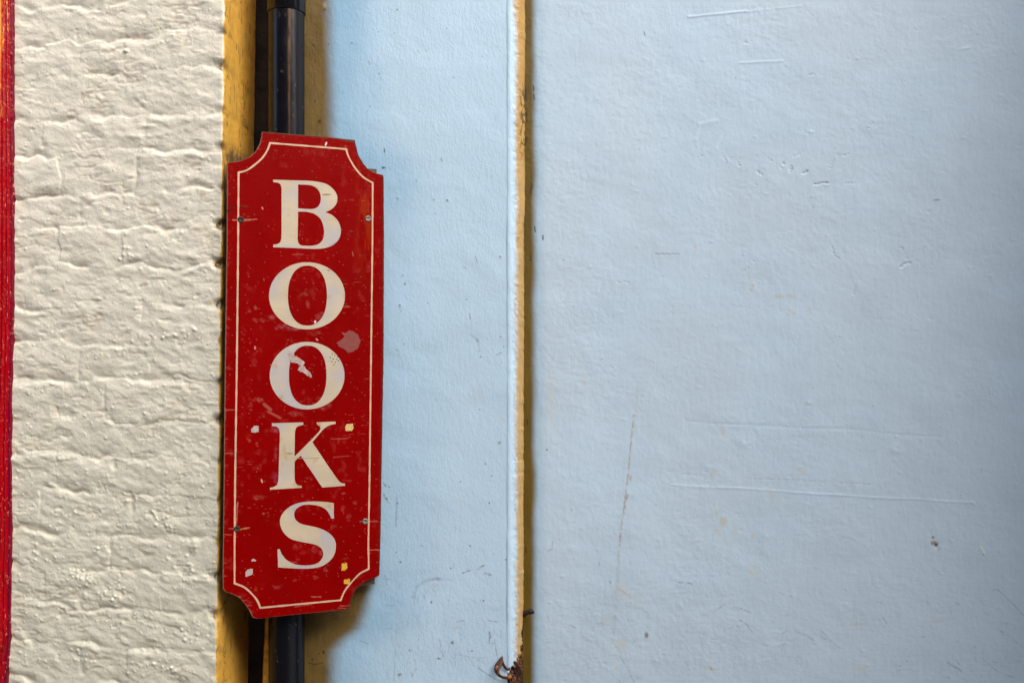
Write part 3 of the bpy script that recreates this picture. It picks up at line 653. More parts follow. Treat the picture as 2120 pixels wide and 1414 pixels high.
# ------------------------------------------------------------------ recess behind the pipe
def build_recess():
    bm = bmesh.new(); box_bm(bm, -0.70, -0.40, 0.10, 0.20, 0, 4.2)
    bmesh.ops.bevel(bm, geom=bm.edges[:], offset=0.004, segments=2)
    o = bm_obj('recess_wall', bm, M_dark)
    tag(o, 'back of the narrow gap between the pier and the downpipe, its shade coloured in as dark brown', 'wall')
build_recess()

# ------------------------------------------------------------------ red frame on the far left
def build_frame():
    root = empty('red_door_frame', (-0.98, -0.1, 0))
    tag(root, 'glossy red moulded door frame at the left edge, its paint worn to orange near the top', 'door frame')
    # offsets in mm leftwards from the right-hand edge, and forward
    o_ = np.array([0, 0, 1.0, 4, 8, 9, 11, 13, 15, 17, 18, 20, 22, 25, 27, 29, 34, 40, 44, 52, 60, 80, 110, 130, 131])
    f_ = np.array([-60, 1.0, 2.5, 4.5, 7.0, 8.5, 8.2, 9.5, 11.5, 12.5, 10.5, 10.5, 13, 13.5, 11.5, 15, 17, 17.5, 14, 14, 20, 22, 22, 20, -60])
    ss = np.concatenate([[0], np.arange(0.2, 60, 0.5), np.arange(60, 132, 3), [131]]); ff = np.interp(ss, o_, f_); ff[0] = -60; ff[-1] = -60
    pys = np.concatenate([np.arange(-2600, -30, 60), np.arange(-30, 1450, 2.0), np.arange(1460, 2480, 40), [2480]])
    SS, PYg = np.meshgrid(ss, pys); FF = np.broadcast_to(ff, SS.shape)
    edge_px = np.interp(PYg, [0, 300, 650, 900, 1000, 1130, 1250, 1320, 1380, 1414], [27, 27.5, 27, 22, 22.5, 23, 20.5, 21, 16, 14]) + 0.9 * fbm(PYg * 0 + 1, PYg / 45, 3, 111)
    d0 = D - 0.087; y0 = -0.086
    ex = (edge_px - 1060) * 0.001 * d0 / D
    FF = FF + 0.35 * fbm(SS / 3, PYg / 70, 3, 112) + 0.25 * fbm(SS / 2, PYg / 9, 3, 113) + 1.6 * sst(1100, 1250, PYg) * fbm(SS / 5, PYg / 22, 3, 118)
    P = np.stack([ex - SS * 0.001, y0 - FF * 0.001 + SS * 0.0002, H + (707 - PYg) * 0.001 * d0 / D], -1)
    RED = np.array((0.34, 0.0, 0.004))
    col = np.broadcast_to(RED, P.shape).copy()
    n = fbm(SS / 1.6, PYg / 60, 4, 114); n2 = fbm(SS / 1.3, PYg / 9, 3, 115)
    wear = sst(0.12, 0.30, n * .6 + n2 * .6 + 0.08 - 0.0016 * np.clip(PYg, 0, 900) + 0.25 * np.isin(0, [1]))
    wear = wear * sst(5, 8, SS)
    strip = sst(18.5, 19.5, SS) * (1 - sst(25, 26.5, SS)) * (1 - sst(20, 230, PYg + 70 * n2))
    wear = np.clip(np.maximum(wear * (1 - sst(230, 330, PYg)), strip), 0, 1)
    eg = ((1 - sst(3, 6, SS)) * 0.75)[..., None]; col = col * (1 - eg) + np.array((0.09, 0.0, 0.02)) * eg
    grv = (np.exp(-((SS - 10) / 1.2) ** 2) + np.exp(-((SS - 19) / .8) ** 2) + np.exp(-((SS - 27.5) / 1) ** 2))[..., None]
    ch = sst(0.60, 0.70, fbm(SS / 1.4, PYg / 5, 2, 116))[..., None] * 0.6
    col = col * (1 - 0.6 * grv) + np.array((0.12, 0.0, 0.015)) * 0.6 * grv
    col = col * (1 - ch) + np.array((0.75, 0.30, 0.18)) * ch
    col = col * (1 - wear[..., None]) + np.array((0.80, 0.26, 0.03)) * wear[..., None]
    blk = (sst(0.35, 0.5, fbm(SS / 4, PYg / 14, 3, 117)) * sst(1150, 1230, PYg))[..., None] * 0.7
    col = col * (1 - blk) + np.array((0.04, 0.0, 0.0)) * blk
    P = P[:, ::-1]; col = col[:, ::-1]
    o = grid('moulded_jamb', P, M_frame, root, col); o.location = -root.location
    bm = bmesh.new(); box_bm(bm, -4.5, -1.120, -0.070, -0.04, 0, 4.2)
    for i, (z0, z1) in enumerate(((0.25, 0.95), (1.1, 2.0))):
        box_bm(bm, -1.75, -1.22, -0.080, -0.069, z0, z1)
    d = bm_obj('door_leaf', bm, material('red door paint', base=(0.35, 0.006, 0.006), rough=0.3, var=0.1), root); d.location = -root.location
build_frame()

# ------------------------------------------------------------------ downpipe
def build_pipe():
    cx, cy, r = -0.4465, -0.0775, 0.0348
    root = empty('black_downpipe', (cx, cy, 0))
    tag(root, 'black round downpipe running down behind the red sign', 'downpipe')
    def lathe(name, prof, mat):
        bm = bmesh.new(); n = 72; rings = []
        for (rr, z) in prof: rings.append([bm.verts.new((rr * math.cos(t), rr * math.sin(t), z)) for t in np.linspace(0, 2 * math.pi, n + 1)[:-1]])
        for a0, a1 in zip(rings[:-1], rings[1:]):
            for j in range(n): bm.faces.new((a0[j], a0[(j + 1) % n], a1[(j + 1) % n], a1[j]))
        return bm_obj(name, bm, mat, root, True)
    zj = H + (707 - 16) * 0.001 * (D + cy - r) / D
    th_ = np.linspace(0, 2 * math.pi, 145)[:-1]; zz = np.concatenate([[0.02, 0.5, 0.8], np.arange(0.9, zj + 0.01, 0.004), [zj + 0.012]])[::-1]
    T, Z = np.meshgrid(np.append(th_, 2 * math.pi), zz)
    # angle 0 faces the street, growing to the right
    rr = r * (1 + 0.003 * fbm(np.sin(T) * 2, Z * 6, 2, 161))
    P = np.stack([rr * np.sin(T), -rr * np.cos(T), Z], -1)
    col = np.broadcast_to(np.array((0.003, 0.0035, 0.006)), P.shape).copy()
    Td = np.degrees(T); Td = np.where(Td > 180, Td - 360, Td)
    up = sst(1.95, 2.05, Z)
    def mx(k, c_):
        nonlocal col
        k = np.clip(k, 0, 1)[..., None]; col = col * (1 - k) + np.array(c_) * k
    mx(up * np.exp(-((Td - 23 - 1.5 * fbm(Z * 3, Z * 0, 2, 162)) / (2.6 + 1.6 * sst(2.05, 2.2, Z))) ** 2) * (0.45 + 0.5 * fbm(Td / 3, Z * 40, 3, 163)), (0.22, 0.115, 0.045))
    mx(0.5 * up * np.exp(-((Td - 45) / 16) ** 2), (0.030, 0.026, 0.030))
    mx(0.9 * up * np.exp(-((Td + 24) / 6) ** 2), (0.018, 0.045, 0.085))  # bluish sky sheen painted into the pipe's colour
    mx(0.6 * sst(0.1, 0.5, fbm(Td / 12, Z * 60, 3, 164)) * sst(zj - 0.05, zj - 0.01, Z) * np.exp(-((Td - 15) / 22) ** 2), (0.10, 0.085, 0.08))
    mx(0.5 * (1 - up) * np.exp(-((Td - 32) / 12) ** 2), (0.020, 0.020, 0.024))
    mx(0.6 * sst(0.76, 0.84, fbm(Td / 2.2, Z * 330, 2, 165)), (0.14, 0.13, 0.12))
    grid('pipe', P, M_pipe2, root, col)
    lathe('socket', [(r, zj + 0.0005), (r + 0.0012, zj), (r + 0.0022, zj + 0.0012), (r + 0.0024, zj + 0.06), (r + 0.0012, zj + 0.066), (r, zj + 0.067), (r, 4.0)], M_pipe)
    for z in (0.5, 2.75):
        lathe('clip', [(r, z), (r + 0.003, z + 0.001), (r + 0.003, z + 0.029), (r, z + 0.03)], M_pipe)
build_pipe()

# ------------------------------------------------------------------ the sign
SL, SR_ = Vector((-0.5306, -0.1810)), Vector((-0.2578, -0.0650))     # plan of its front face
sdir = (SR_ - SL).normalized(); snor = Vector((sdir.y, -sdir.x))      # normal towards the street
MID = (SL + SR_) / 2
def sloc(px, py):
    """survey pixel -> (u, v) on the sign's face, metres from its centre"""
    d = Vector(((px - 1060) / 1800.0, 1.0)); o = Vector((0, -D))
    # o + t d = SL + s sdir
    det = d.x * -sdir.y + d.y * sdir.x
    b = SL - o
    t = (b.x * -sdir.y + b.y * sdir.x) / det
    p = o + d * t
    return ((p - MID).dot(sdir), (707 - py) / 1800.0 * t)
sign = empty('books_sign', (MID.x, MID.y, H)); sign.rotation_euler = (0, 0, math.atan2(sdir.y, sdir.x))
tag(sign, 'red wooden signboard with scooped corners and cream BOOKS lettering, hung over the downpipe', 'sign')

OUT = [(542.4, 273.4), (600, 278), (673, 284.2), (734.6, 290.5), (736, 297.6), (741.8, 321.9), (752.6, 339.8), (763.4, 352.4), (777.8, 359.6), (792.1, 362.3), (794.3, 368), (794.8, 500), (793.6, 750), (789.4, 1004),
       (788, 1106), (785.5, 1188), (784, 1192), (766.8, 1198.4), (749.8, 1206.9), (737, 1219.6), (728.6, 1235.5), (725.3, 1253), (722, 1260.5), (673.4, 1266.3), (631, 1269.5), (558.8, 1276.9), (531.2, 1279.6), (522.7, 1276.9),
       (516.4, 1263.1), (507.9, 1250.4), (497.3, 1237.6), (484.6, 1230.2), (468, 1224.8), (461.8, 1219), (461.2, 1191), (462.3, 1100), (463.4, 1004), (466, 750), (469.6, 500), (470.2, 340), (472, 337),
       (486.7, 336.2), (502.9, 331.7), (517.3, 325.5), (528, 315.6), (537.9, 298.5), (541.5, 284.1)]
def build_board():
    th = 0.012
    P = [sloc(*p) for p in OUT]
    # dense outline
    dense = []
    for i in range(len(P)):
        a0 = Vector(P[i]); a1 = Vector(P[(i + 1) % len(P)]); n = max(1, int((a1 - a0).length / 0.0016))
        for k in range(n): dense.append(a0.lerp(a1, k / n))
    dense = np.array([tuple(p) for p in dense])
    nn = fbm(dense[:, 0] / 0.006, dense[:, 1] / 0.006, 3, 131) * 0.0006
    c = dense.mean(0); dirv = dense - c; dirv /= np.linalg.norm(dirv, axis=1)[:, None]
    dense = dense + dirv * nn[:, None]
    itop = np.argmax(dense[:, 1]); ibot = np.argmin(dense[:, 1])
    m = len(dense)
    right = [dense[(itop + k) % m] for k in range((ibot - itop) % m + 1)]
    left = [dense[(itop - k) % m] for k in range((itop - ibot) % m + 1)]
    def side(arr):
        arr = np.array(arr); v = arr[:, 1].copy(); v = np.minimum.accumulate(v) - np.arange(len(v)) * 1e-7
        return v, arr[:, 0]
    vr, ur = side(right); vl, ul = side(left)
    vs = np.unique(np.concatenate([np.linspace(dense[ibot, 1], dense[itop, 1], 620), vr[::6], vl[::6]]))[::-1]
    UR = np.interp(-vs, -vr, ur); UL = np.interp(-vs, -vl, ul)
    q = np.linspace(0, 1, 200); q = 0.5 - 0.5 * np.cos(q * math.pi) * 0.12 - 0.44 * (1 - 2 * q) if False else q
    Uu = UL[:, None] + (UR - UL)[:, None] * q[None]; Vv = np.broadcast_to(vs[:, None], Uu.shape)
    # distances to the edge for the worn arris
    de = np.minimum(Uu - UL[:, None], UR[:, None] - Uu); mmu, mmv = Uu * 1000, Vv * 1000
    RED = np.array((0.198, 0.0, 0.0))
    col = np.broadcast_to(RED, (*Uu.shape, 3)).copy()
    def mixin(k, c_):
        nonlocal col
        k = np.clip(k, 0, 1)[..., None]; col = col * (1 - k) + np.array(c_) * k
    mixin(0.35 * sst(-0.2, 0.6, fbm(mmu / 90, mmv / 160, 3, 132)), RED * 1.25)
    rt = sst(85, 110, mmu) * (1 - sst(118, 135, mmu)) * sst(-0.1, 0.4, fbm(mmu / 12, mmv / 55, 4, 133))
    mixin(0.35 * rt * sst(80, 250, mmv), (0.36, 0.045, 0.006))                # rust-brown run below the screw
    mixin(0.30 * sst(0.15, 0.6, fbm(mmu / 10, mmv / 14, 4, 134)) * sst(-0.1, .4, fbm(mmu / 50, mmv / 60, 2, 135)), (0.33, 0.035, 0.03))
    mixin(0.55 * sst(0.77, 0.83, fbm(mmu / 1.7, mmv / 1.9, 2, 136)), (0.55, 0.16, 0.13))
    mixin(0.35 * sst(0.62, 0.74, fbm(mmu / 12, mmv / 0.9, 2, 137)) * sst(.1, .5, fbm(mmu / 40, mmv / 30, 2, 138)), (0.45, 0.12, 0.08))
    # cracked left edge: short horizontal checks in the plywood
    el = Uu - UL[:, None]
    ck = sst(0.40, 0.55, fbm(mmu / 60, mmv / 1.2, 3, 139)) * (1 - sst(0.000, 0.016, el + 0.010 * fbm(mmu * 0, mmv / 7, 3, 140))) * sst(-.1, .4, fbm(mmu * 0, mmv / 25, 3, 180))
    mixin(0.75 * ck, (0.05, 0.012, 0.008))
    ck2 = 0.8 * sst(0.36, 0.5, fbm(mmu / 60, mmv / 1.0, 3, 141)) * (1 - sst(0.000, 0.009, el + 0.006 * fbm(mmu * 0, mmv / 4, 2, 182)))
    mixin(0.7 * ck2, (0.34, 0.16, 0.10))
    # worn outer arris
    wn = fbm(mmu / 5, mmv / 5, 3, 142)
    er = UR[:, None] - Uu
    mixin(0.9 * (1 - sst(0.0004, 0.0016, el + 0.0008 * wn)), (0.30, 0.15, 0.10))
    mixin(0.9 * (1 - sst(0.0006, 0.0042, er + 0.0026 * wn)), (0.075, 0.03, 0.02))
    eb = np.minimum(np.abs(Vv - vs[0]), np.abs(Vv - vs[-1])); mixin(0.7 * (1 - sst(0.0005, 0.004, eb + 0.003 * wn)), (0.09, 0.035, 0.02))
    mixin(0.35 * (1 - sst(0.002, 0.012, er)), (0.15, 0.004, 0.003))
    def spot(px, py, rx, ry, c_, al, rag=1.0, seed=1, soft=.5):
        u0, v0 = sloc(px, py); k = 1.63 / 1.8
        d = np.hypot((mmu - u0 * 1000) / (rx * k), (mmv - v0 * 1000) / (ry * k)) + rag * fbm(mmu / 6 + seed * 7, mmv / 6, 4, 143)
        mixin(0.75 * al * (1 - sst(0.2, 1.1, d)) * (0.35 + 0.65 * sst(-0.2, 0.35, fbm(mmu / 3.5, mmv / 3, 3, 150 + seed % 7))), np.array(c_) * np.array((1, .85, .75)))
    for (x, y, rx, ry, al, cc) in ((562, 658, 9, 6, .5, (.42, .14, .16)), (548, 664, 14, 4, .35, (.40, .13, .13)), (584, 676, 16, 7, .45, (.40, .16, .22)), (602, 682, 22, 4, .4, (.42, .20, .24)), (529, 664, 6, 6, .5, (.45, .18, .16)),
                                   (631, 609, 9, 5, .4, (.42, .16, .12)), (637, 628, 4, 12, .45, (.42, .16, .12)), (620, 614, 8, 8, .25, (.4, .1, .08)), (658, 655, 12, 6, .45, (.45, .18, .18)), (665, 648, 9, 5, .35, (.45, .18, .2)),
                                   (647, 664, 7, 4, .4, (.45, .2, .2)), (650, 690, 20, 6, .25, (.4, .12, .1)), (529, 636, 4, 5, .6, (.5, .25, .2)), (518, 645, 6, 4, .3, (.5, .2, .2)), (718, 635, 10, 2, .6, (.45, .2, .12)),
                                   (535, 829, 8, 5, .55, (.45, .2, .17)), (527, 827, 10, 4, .3, (.45, .2, .17)), (520, 848, 4, 4, .4, (.45, .2, .17)), (519, 838, 3, 6, .4, (.45, .2, .17)), (545, 860, 10, 8, .25, (.42, .12, .1)),
                                   (570, 890, 8, 7, .45, (.40, .16, .24)), (571, 930, 4, 24, .3, (.4, .14, .18)), (569, 985, 9, 14, .4, (.38, .12, .2)), (612, 856, 14, 6, .35, (.45, .2, .18)), (668, 846, 10, 5, .4, (.45, .2, .22)),
                                   (683, 836, 9, 7, .4, (.42, .18, .2)), (724, 904, 4, 3, .7, (.5, .24, .2)), (700, 912, 4, 8, .3, (.45, .2, .15)), (695, 890, 3, 5, .3, (.4, .15, .1)), (517, 912, 4, 4, .6, (.5, .25, .2)),
                                   (531, 918, 4, 6, .45, (.5, .22, .18)), (513, 903, 8, 8, .25, (.5, .12, .03)), (721, 994, 10, 4, .35, (.5, .22, .18)), (540, 1029, 14, 8, .4, (.45, .2, .15)), (546, 1063, 3, 2, .7, (.5, .25, .18)),
                                   (722, 1070, 7, 8, .4, (.42, .14, .14)), (688, 1092, 7, 10, .3, (.42, .14, .14)), (734, 1041, 5, 5, .35, (.45, .15, .12)), (710, 1052, 5, 8, .3, (.45, .15, .12)), (652, 1137, 14, 9, .35, (.42, .15, .16)),
                                   (665, 1144, 6, 8, .4, (.45, .2, .22)), (615, 1133, 12, 8, .3, (.42, .15, .12)), (654, 1196, 5, 5, .4, (.42, .15, .14)), (673, 1178, 5, 7, .3, (.42, .15, .14)), (572, 1215, 12, 5, .35, (.42, .12, .12)),
                                   (530, 1218, 3, 6, .35, (.45, .2, .05)), (660, 1175, 4, 2, .5, (.5, .2, .2)), (711, 1021, 4, 2, .6, (.45, .18, .15))):
        spot(x, y, rx, ry, cc, al, seed=int(x + y), soft=.7)
    def scr(px0, py0, px1, py1, wd, c_, al):
        u0, v0 = [q_ * 1000 for q_ in sloc(px0, py0)]; u1, v1 = [q_ * 1000 for q_ in sloc(px1, py1)]
        dx, dy = u1 - u0, v1 - v0; t = np.clip(((mmu - u0) * dx + (mmv - v0) * dy) / (dx * dx + dy * dy), 0, 1)
        d = np.hypot(mmu - u0 - t * dx, mmv - v0 - t * dy); mixin(al * (1 - sst(wd * .4, wd, d)), c_)
    BL = (0.03, 0.012, 0.006); PK = (0.60, 0.30, 0.20)
    for a_ in ((470, 428, 500, 431, 1.3, BL, .8), (470, 437, 482, 438, 2.0, BL, .9), (492, 425, 512, 428, 1.6, (.10, .03, .01), .8), (482, 456, 520, 455, 1.4, PK, .8), (500, 458, 532, 454, 1.2, PK, .7), (470, 707, 494, 713, 1.3, BL, .7),
               (466, 848, 492, 849, 1.0, PK, .5), (466, 938, 482, 938, 1.0, PK, .6), (492, 1040, 489, 1085, 1.3, PK, .8), (495, 1096, 516, 1092, 1.6, (.45, .2, .08), .8), (474, 1094, 488, 1094, 1.4, PK, .5),
               (745, 1079, 782, 1079, 1.2, PK, .6), (762, 1138, 788, 1138, 1.2, PK, .7), (685, 908, 720, 908, 1.0, PK, .5), (690, 946, 722, 944, 1.0, PK, .5), (555, 852, 580, 865, 3.0, PK, .35), (547, 837, 560, 848, 4, PK, .4),
               (605, 527, 628, 527, 1.0, PK, .4), (596, 1162, 614, 1164, 1.0, PK, .5), (645, 1235, 664, 1235, 1.4, PK, .6), (610, 1256, 640, 1251, 1.2, PK, .4), (470, 621, 492, 622, 1, BL, .5), (466, 552, 476, 553, 1, BL, .6),
               (704, 1254, 724, 1253, 1.2, PK, .4), (700, 1258, 716, 1259, 1, PK, .4), (462, 1106, 480, 1107, 1, PK, .4), (541, 993, 543, 998, 1.4, (.8, .5, .4), .9), (676, 296, 674, 301, 1.8, (.9, .7, .65), .95), (730, 522, 731, 530, 1.2, PK, .5),
               (653, 665, 652, 668, 2, (.9, .75, .75), .9), (543, 430, 544, 433, 1.6, (.7, .3, .3), .8), (655, 702, 657, 704, 1.8, (.7, .4, .4), .8), (528, 718, 528, 722, 1.6, (.8, .4, .4), .7)):
        scr(*a_[:6], a_[6] * (0.55 if a_[5] is PK else 1))
    # bare corner of the ply at the top right
    u0, v0 = sloc(720, 291); k = sst(0.0, 1.0, (Vv - np.interp(Uu, [u0 - 0.04, u0 + .02], [v0 + 0.0015, v0 - 0.005])) / 0.002) * sst(u0 - 0.04, u0 - 0.01, Uu)
    mixin(0.9 * k, (0.09, 0.05, 0.03))
    nv, nu = Uu.shape
    Yf = 0.0006 * fbm(mmu / 80, mmv / 140, 2, 144) * 0
    crack_h = -0.0003 * ck
    front = np.stack([Uu, np.zeros_like(Uu) - crack_h, Vv], -1)
    # boundary ring of the grid
    ring = [(0, j) for j in range(nu)] + [(i, nu - 1) for i in range(1, nv)] + [(nv - 1, j) for j in range(nu - 2, -1, -1)] + [(i, 0) for i in range(nv - 2, 0, -1)]
    o = grid('board', front, M_sign, sign, col)
    # core: side walls and back of weathered ply, its edge 1 mm outside the painted face's arris behind it
    pts = np.array([front[i, j] for (i, j) in ring]); n = len(pts)
    V = []; 
    for yy, sc in ((0.0, 0.0), (0.0006, 0.0005), (0.004, 0.0002), (0.008, 0.0006), (th, 0.0)):
        q = pts.copy(); dd = q[:, [0, 2]] / np.maximum(np.linalg.norm(q[:, [0, 2]], axis=1)[:, None], 1e-6)
        q[:, 0] += dd[:, 0] * sc; q[:, 2] += dd[:, 1] * sc; q[:, 1] = yy; V.append(q)
    V = np.concatenate(V); F = []
    for l in range(4):
        a_ = np.arange(n); b_ = (a_ + 1) % n
        F.append(np.stack([l * n + a_, l * n + b_, (l + 1) * n + b_, (l + 1) * n + a_], -1))
    edge = mesh_np('plywood_edge', V, np.concatenate(F), M_ply, sign, smooth=False)
    bm = bmesh.new(); vs_ = [bm.verts.new((p[0] * 0.999, th - 0.0002, p[2] * 0.999)) for p in pts[::4]]; bm.faces.new(vs_)
    bm_obj('back_face', bm, M_ply, sign)
build_board()

def smooth_loop(pts, corner=38, step=5):
    """Catmull-Rom through the points, broken at the sharp turns"""
    n = len(pts); P = [Vector(p) for p in pts]; cor = []
    for i in range(n):
        a0 = (P[i] - P[i - 1]); a1 = (P[(i + 1) % n] - P[i]); an = math.degrees(abs(a0.angle_signed(a1, 0))) if a0.length and a1.length else 0
        cor.append(an > corner)
    out = []
    for i in range(n):
        p1, p2 = P[i], P[(i + 1) % n]; L = (p2 - p1).length
        t1 = (p2 - p1) if cor[i] else (p2 - P[i - 1]).normalized() * L
        t2 = (p2 - p1) if cor[(i + 1) % n] else (P[(i + 2) % n] - p1).normalized() * L
        if L > 22 and not (cor[i] and cor[(i + 1) % n]):      # long runs are straight
            t1 = t1 if not (L > 40) else (p2 - p1); t2 = t2 if not (L > 40) else (p2 - p1)
        m = max(2, int(L / 2.2))
        for k in range(m):
            t = k / m; h00 = 2 * t ** 3 - 3 * t * t + 1; h10 = t ** 3 - 2 * t * t + t; h01 = -2 * t ** 3 + 3 * t * t; h11 = t ** 3 - t * t
            out.append(p1 * h00 + t1 * h10 + p2 * h01 + t2 * h11)
    return out

def flat_shape(name, loops, mat, lift, thick, parent=sign, label=None):
    cu = bpy.data.curves.new(name, 'CURVE'); cu.dimensions = '2D'; cu.fill_mode = 'BOTH'; cu.extrude = thick / 2; cu.bevel_depth = 0.0
    for lp in loops:
        sp = cu.splines.new('POLY'); sp.points.add(len(lp) - 1)
        for q, (u_, v_) in zip(sp.points, lp): q.co = (u_, v_, 0, 1)
        sp.use_cyclic_u = True
    tmp = bpy.data.objects.new('tmp', cu); C.objects.link(tmp)
    dg = bpy.context.evaluated_depsgraph_get(); dg.update()
    me = bpy.data.meshes.new_from_object(tmp.evaluated_get(dg)); bpy.data.objects.remove(tmp)
    co = np.zeros(len(me.vertices) * 3, np.float32); me.vertices.foreach_get('co', co); co = co.reshape(-1, 3)
    new = np.stack([co[:, 0], -lift - thick / 2 - co[:, 2], co[:, 1]], -1); me.vertices.foreach_set('co', new.astype(np.float32).ravel())
    me.materials.clear(); me.update(); me.name = name
    o = link(name, me, mat, parent)
    if label: o['label'] = label
    return o

def ell(cx, cy, rx, ry, p=2.0, rot=0.0, n=96):
    out = []
    for t in np.linspace(0, 2 * math.pi, n + 1)[:-1]:
        c_, s_ = math.cos(t), math.sin(t); x = rx * math.copysign(abs(c_) ** (2 / p), c_); y = ry * math.copysign(abs(s_) ** (2 / p), s_)
        out.append((cx + x * math.cos(rot) - y * math.sin(rot), cy + x * math.sin(rot) + y * math.cos(rot)))
    return out
B_o = [(565.4, 372.5), (612.5, 374), (640, 375), (660, 377.3), (677, 382.2), (689.7, 391.9), (696.9, 402.7), (698.4, 411.7), (696, 422.5), (687.9, 432.4), (673.6, 440.1), (687, 445.5), (698.7, 456.6), (704.6, 470), (705.5, 482), (701.9, 494.3),
       (695, 503), (686, 509.4), (672, 514), (655.6, 515.6), (637.6, 515.3), (607.1, 513.7), (565.2, 512.2), (565.8, 506.8), (573.9, 505.7), (579.6, 502.4), (582, 496), (582.8, 480), (582.8, 400), (582.6, 388), (580.1, 381.6), (574.7, 378.8), (565.8, 377.6)]
B_1 = [(617, 382.6), (637.6, 383.3), (650.2, 386.5), (660.1, 395.5), (664, 408.1), (662.8, 420.7), (656.5, 429.7), (646.6, 433.2), (634, 432.9), (617, 431.8)]
B_2 = [(617, 438.7), (634, 439), (650.2, 443.1), (662.8, 453), (669, 467.4), (670.9, 481.8), (668.2, 496.1), (660, 505.2), (648, 509), (634, 509.2), (623, 508), (617.5, 503.5), (616, 494)]
K_o = [(562.7, 876.1), (627.7, 874), (627.7, 879.7), (619.7, 881.2), (613.4, 884.7), (611, 891.9), (610.2, 915), (609.8, 944.9), (621, 933.8), (634, 920.7), (650, 904.5), (661.5, 891.9), (663.7, 886.5), (661.9, 882.1), (655.6, 878.5), (655.6, 874), (694.8, 872.7), (694.8, 877.6),
       (686.1, 879), (675.4, 883.9), (666.4, 891.9), (646.6, 915.3), (671.8, 953), (691.5, 981.8), (702.3, 996.1), (707.5, 999.8), (714.3, 1001), (714.3, 1005.3), (667, 1008.9), (662.8, 1002.5), (622.4, 943.1), (609.8, 954.8),
       (609.8, 985), (611.3, 997.9), (615.5, 1003.4), (624.6, 1005.7), (624.6, 1009.5), (558.8, 1013.4), (558.8, 1009.5), (567.3, 1007.4), (573.4, 1003.4), (575.6, 996.9), (576.9, 974.6), (578.3, 929.7), (579.2, 897), (577.8, 887.5), (573, 883.3), (563.1, 881.7)]
S_o = [(691, 1041), (691, 1073.2), (685.7, 1073.2), (682.9, 1065.8), (675.5, 1055.2), (662.8, 1047.7), (645.8, 1044.6), (628.8, 1045), (616.1, 1050.9), (609.7, 1059.4), (609.3, 1067.9), (612.9, 1076.4), (622.5, 1083.4), (637.3, 1087.4), (658.5, 1092.3), (677.6, 1100.8), (690.4, 1112.5), (695.3, 1127.3),
       (692.5, 1146.4), (681.9, 1161.3), (664.9, 1171.9), (643.7, 1176.1), (622.5, 1176.7), (601.3, 1175.7), (575.8, 1174), (574.3, 1136.9), (579, 1136.2), (583.2, 1146.4), (592.8, 1158.1), (607.6, 1166.6), (624.6, 1169.7), (643.7, 1169.3), (658.5, 1164.4), (667, 1154.9), (669.2, 1145.3),
       (666, 1135.8), (656.4, 1128.4), (641.6, 1124.5), (620.4, 1120.5), (601.3, 1114.6), (586.9, 1101.8), (580, 1084.9), (581.1, 1070), (590.6, 1056.2), (607.6, 1044.6), (626.7, 1039.3), (647.9, 1037.8), (671.3, 1038.6)]
def S2(loop): return [sloc(p[0], p[1]) for p in loop]
flat_shape('letter', [S2(smooth_loop(B_o)), S2(smooth_loop(B_1)), S2(smooth_loop(B_2))], M_cream, 0, 0.00025, label='painted cream letter B at the top of the sign')
flat_shape('letter', [S2(ell(635.5, 612.6, 78.6, 69.4)), S2(ell(636.4, 612.3, 40.4, 62, 2.25))], M_cream, 0, 0.00025, label='upper painted cream letter O')
flat_shape('letter', [S2(ell(635.7, 777.6, 77.4, 69.8)), S2(ell(636.9, 777.4, 38.8, 61.8, 2.3))], M_cream, 0, 0.00025, label='lower painted cream letter O with paper scraped across it')
flat_shape('letter', [S2(smooth_loop(K_o))], M_cream, 0, 0.00025, label='painted cream letter K')
flat_shape('letter', [S2(smooth_loop(S_o))], M_cream, 0, 0.00025, label='painted cream letter S at the foot of the sign')

BORD = [(559.1, 296.7), (620, 301.5), (716.7, 309.3), (720.3, 321.9), (727.5, 336.2), (738.2, 352.4), (752.6, 367.7), (771.5, 379), (771, 500), (767.9, 754), (764.8, 1004), (762.5, 1127.3), (763.4, 1177.2), (745.5, 1186.7), (728.6, 1203.7),
        (713.7, 1222.8), (705.2, 1241.9), (620, 1250), (538.7, 1257.8), (533.4, 1244), (521.7, 1229.2), (505.8, 1215.4), (485.6, 1206.9), (485.6, 1135.8), (486.7, 1000), (490.3, 750), (491.7, 625.8), (493, 500), (493.9, 357.8),
        (510, 353.3), (526.2, 342.5), (542.4, 328.2), (553.2, 312)]
def border():
    c_ = smooth_loop(BORD, corner=30); c_ = [Vector(sloc(p.x, p.y)) for p in c_]; n = len(c_)
    o_, i_ = [], []
    for k in range(n):
        t0 = (c_[k] - c_[k - 1]).normalized(); t1 = (c_[(k + 1) % n] - c_[k]).normalized(); b = t0 + t1; b.normalize()
        nr = Vector((-b.y, b.x)); mt = 1 / max(0.5, nr.dot(Vector((-t0.y, t0.x)))); w_ = 0.00165 * (1 + 0.16 * math.sin(k * 0.37) * math.sin(k * 0.091 + 1)) * mt
        o_.append(c_[k] + nr * w_); i_.append(c_[k] - nr * w_)
    bm = bmesh.new(); rows = []
    for p, q in zip(o_, i_):
        rows.append([bm.verts.new((p.x, 0, p.y)), bm.verts.new((p.x, -0.0004, p.y)), bm.verts.new((q.x, -0.0004, q.y)), bm.verts.new((q.x, 0, q.y))])
    for k in range(n):
        a0, a1 = rows[k], rows[(k + 1) % n]
        for j in range(3): bm.faces.new((a0[j], a1[j], a1[j + 1], a0[j + 1]))
    bmesh.ops.recalc_face_normals(bm, faces=bm.faces[:])
    bm_obj('border_line', bm, M_line, sign)
border()

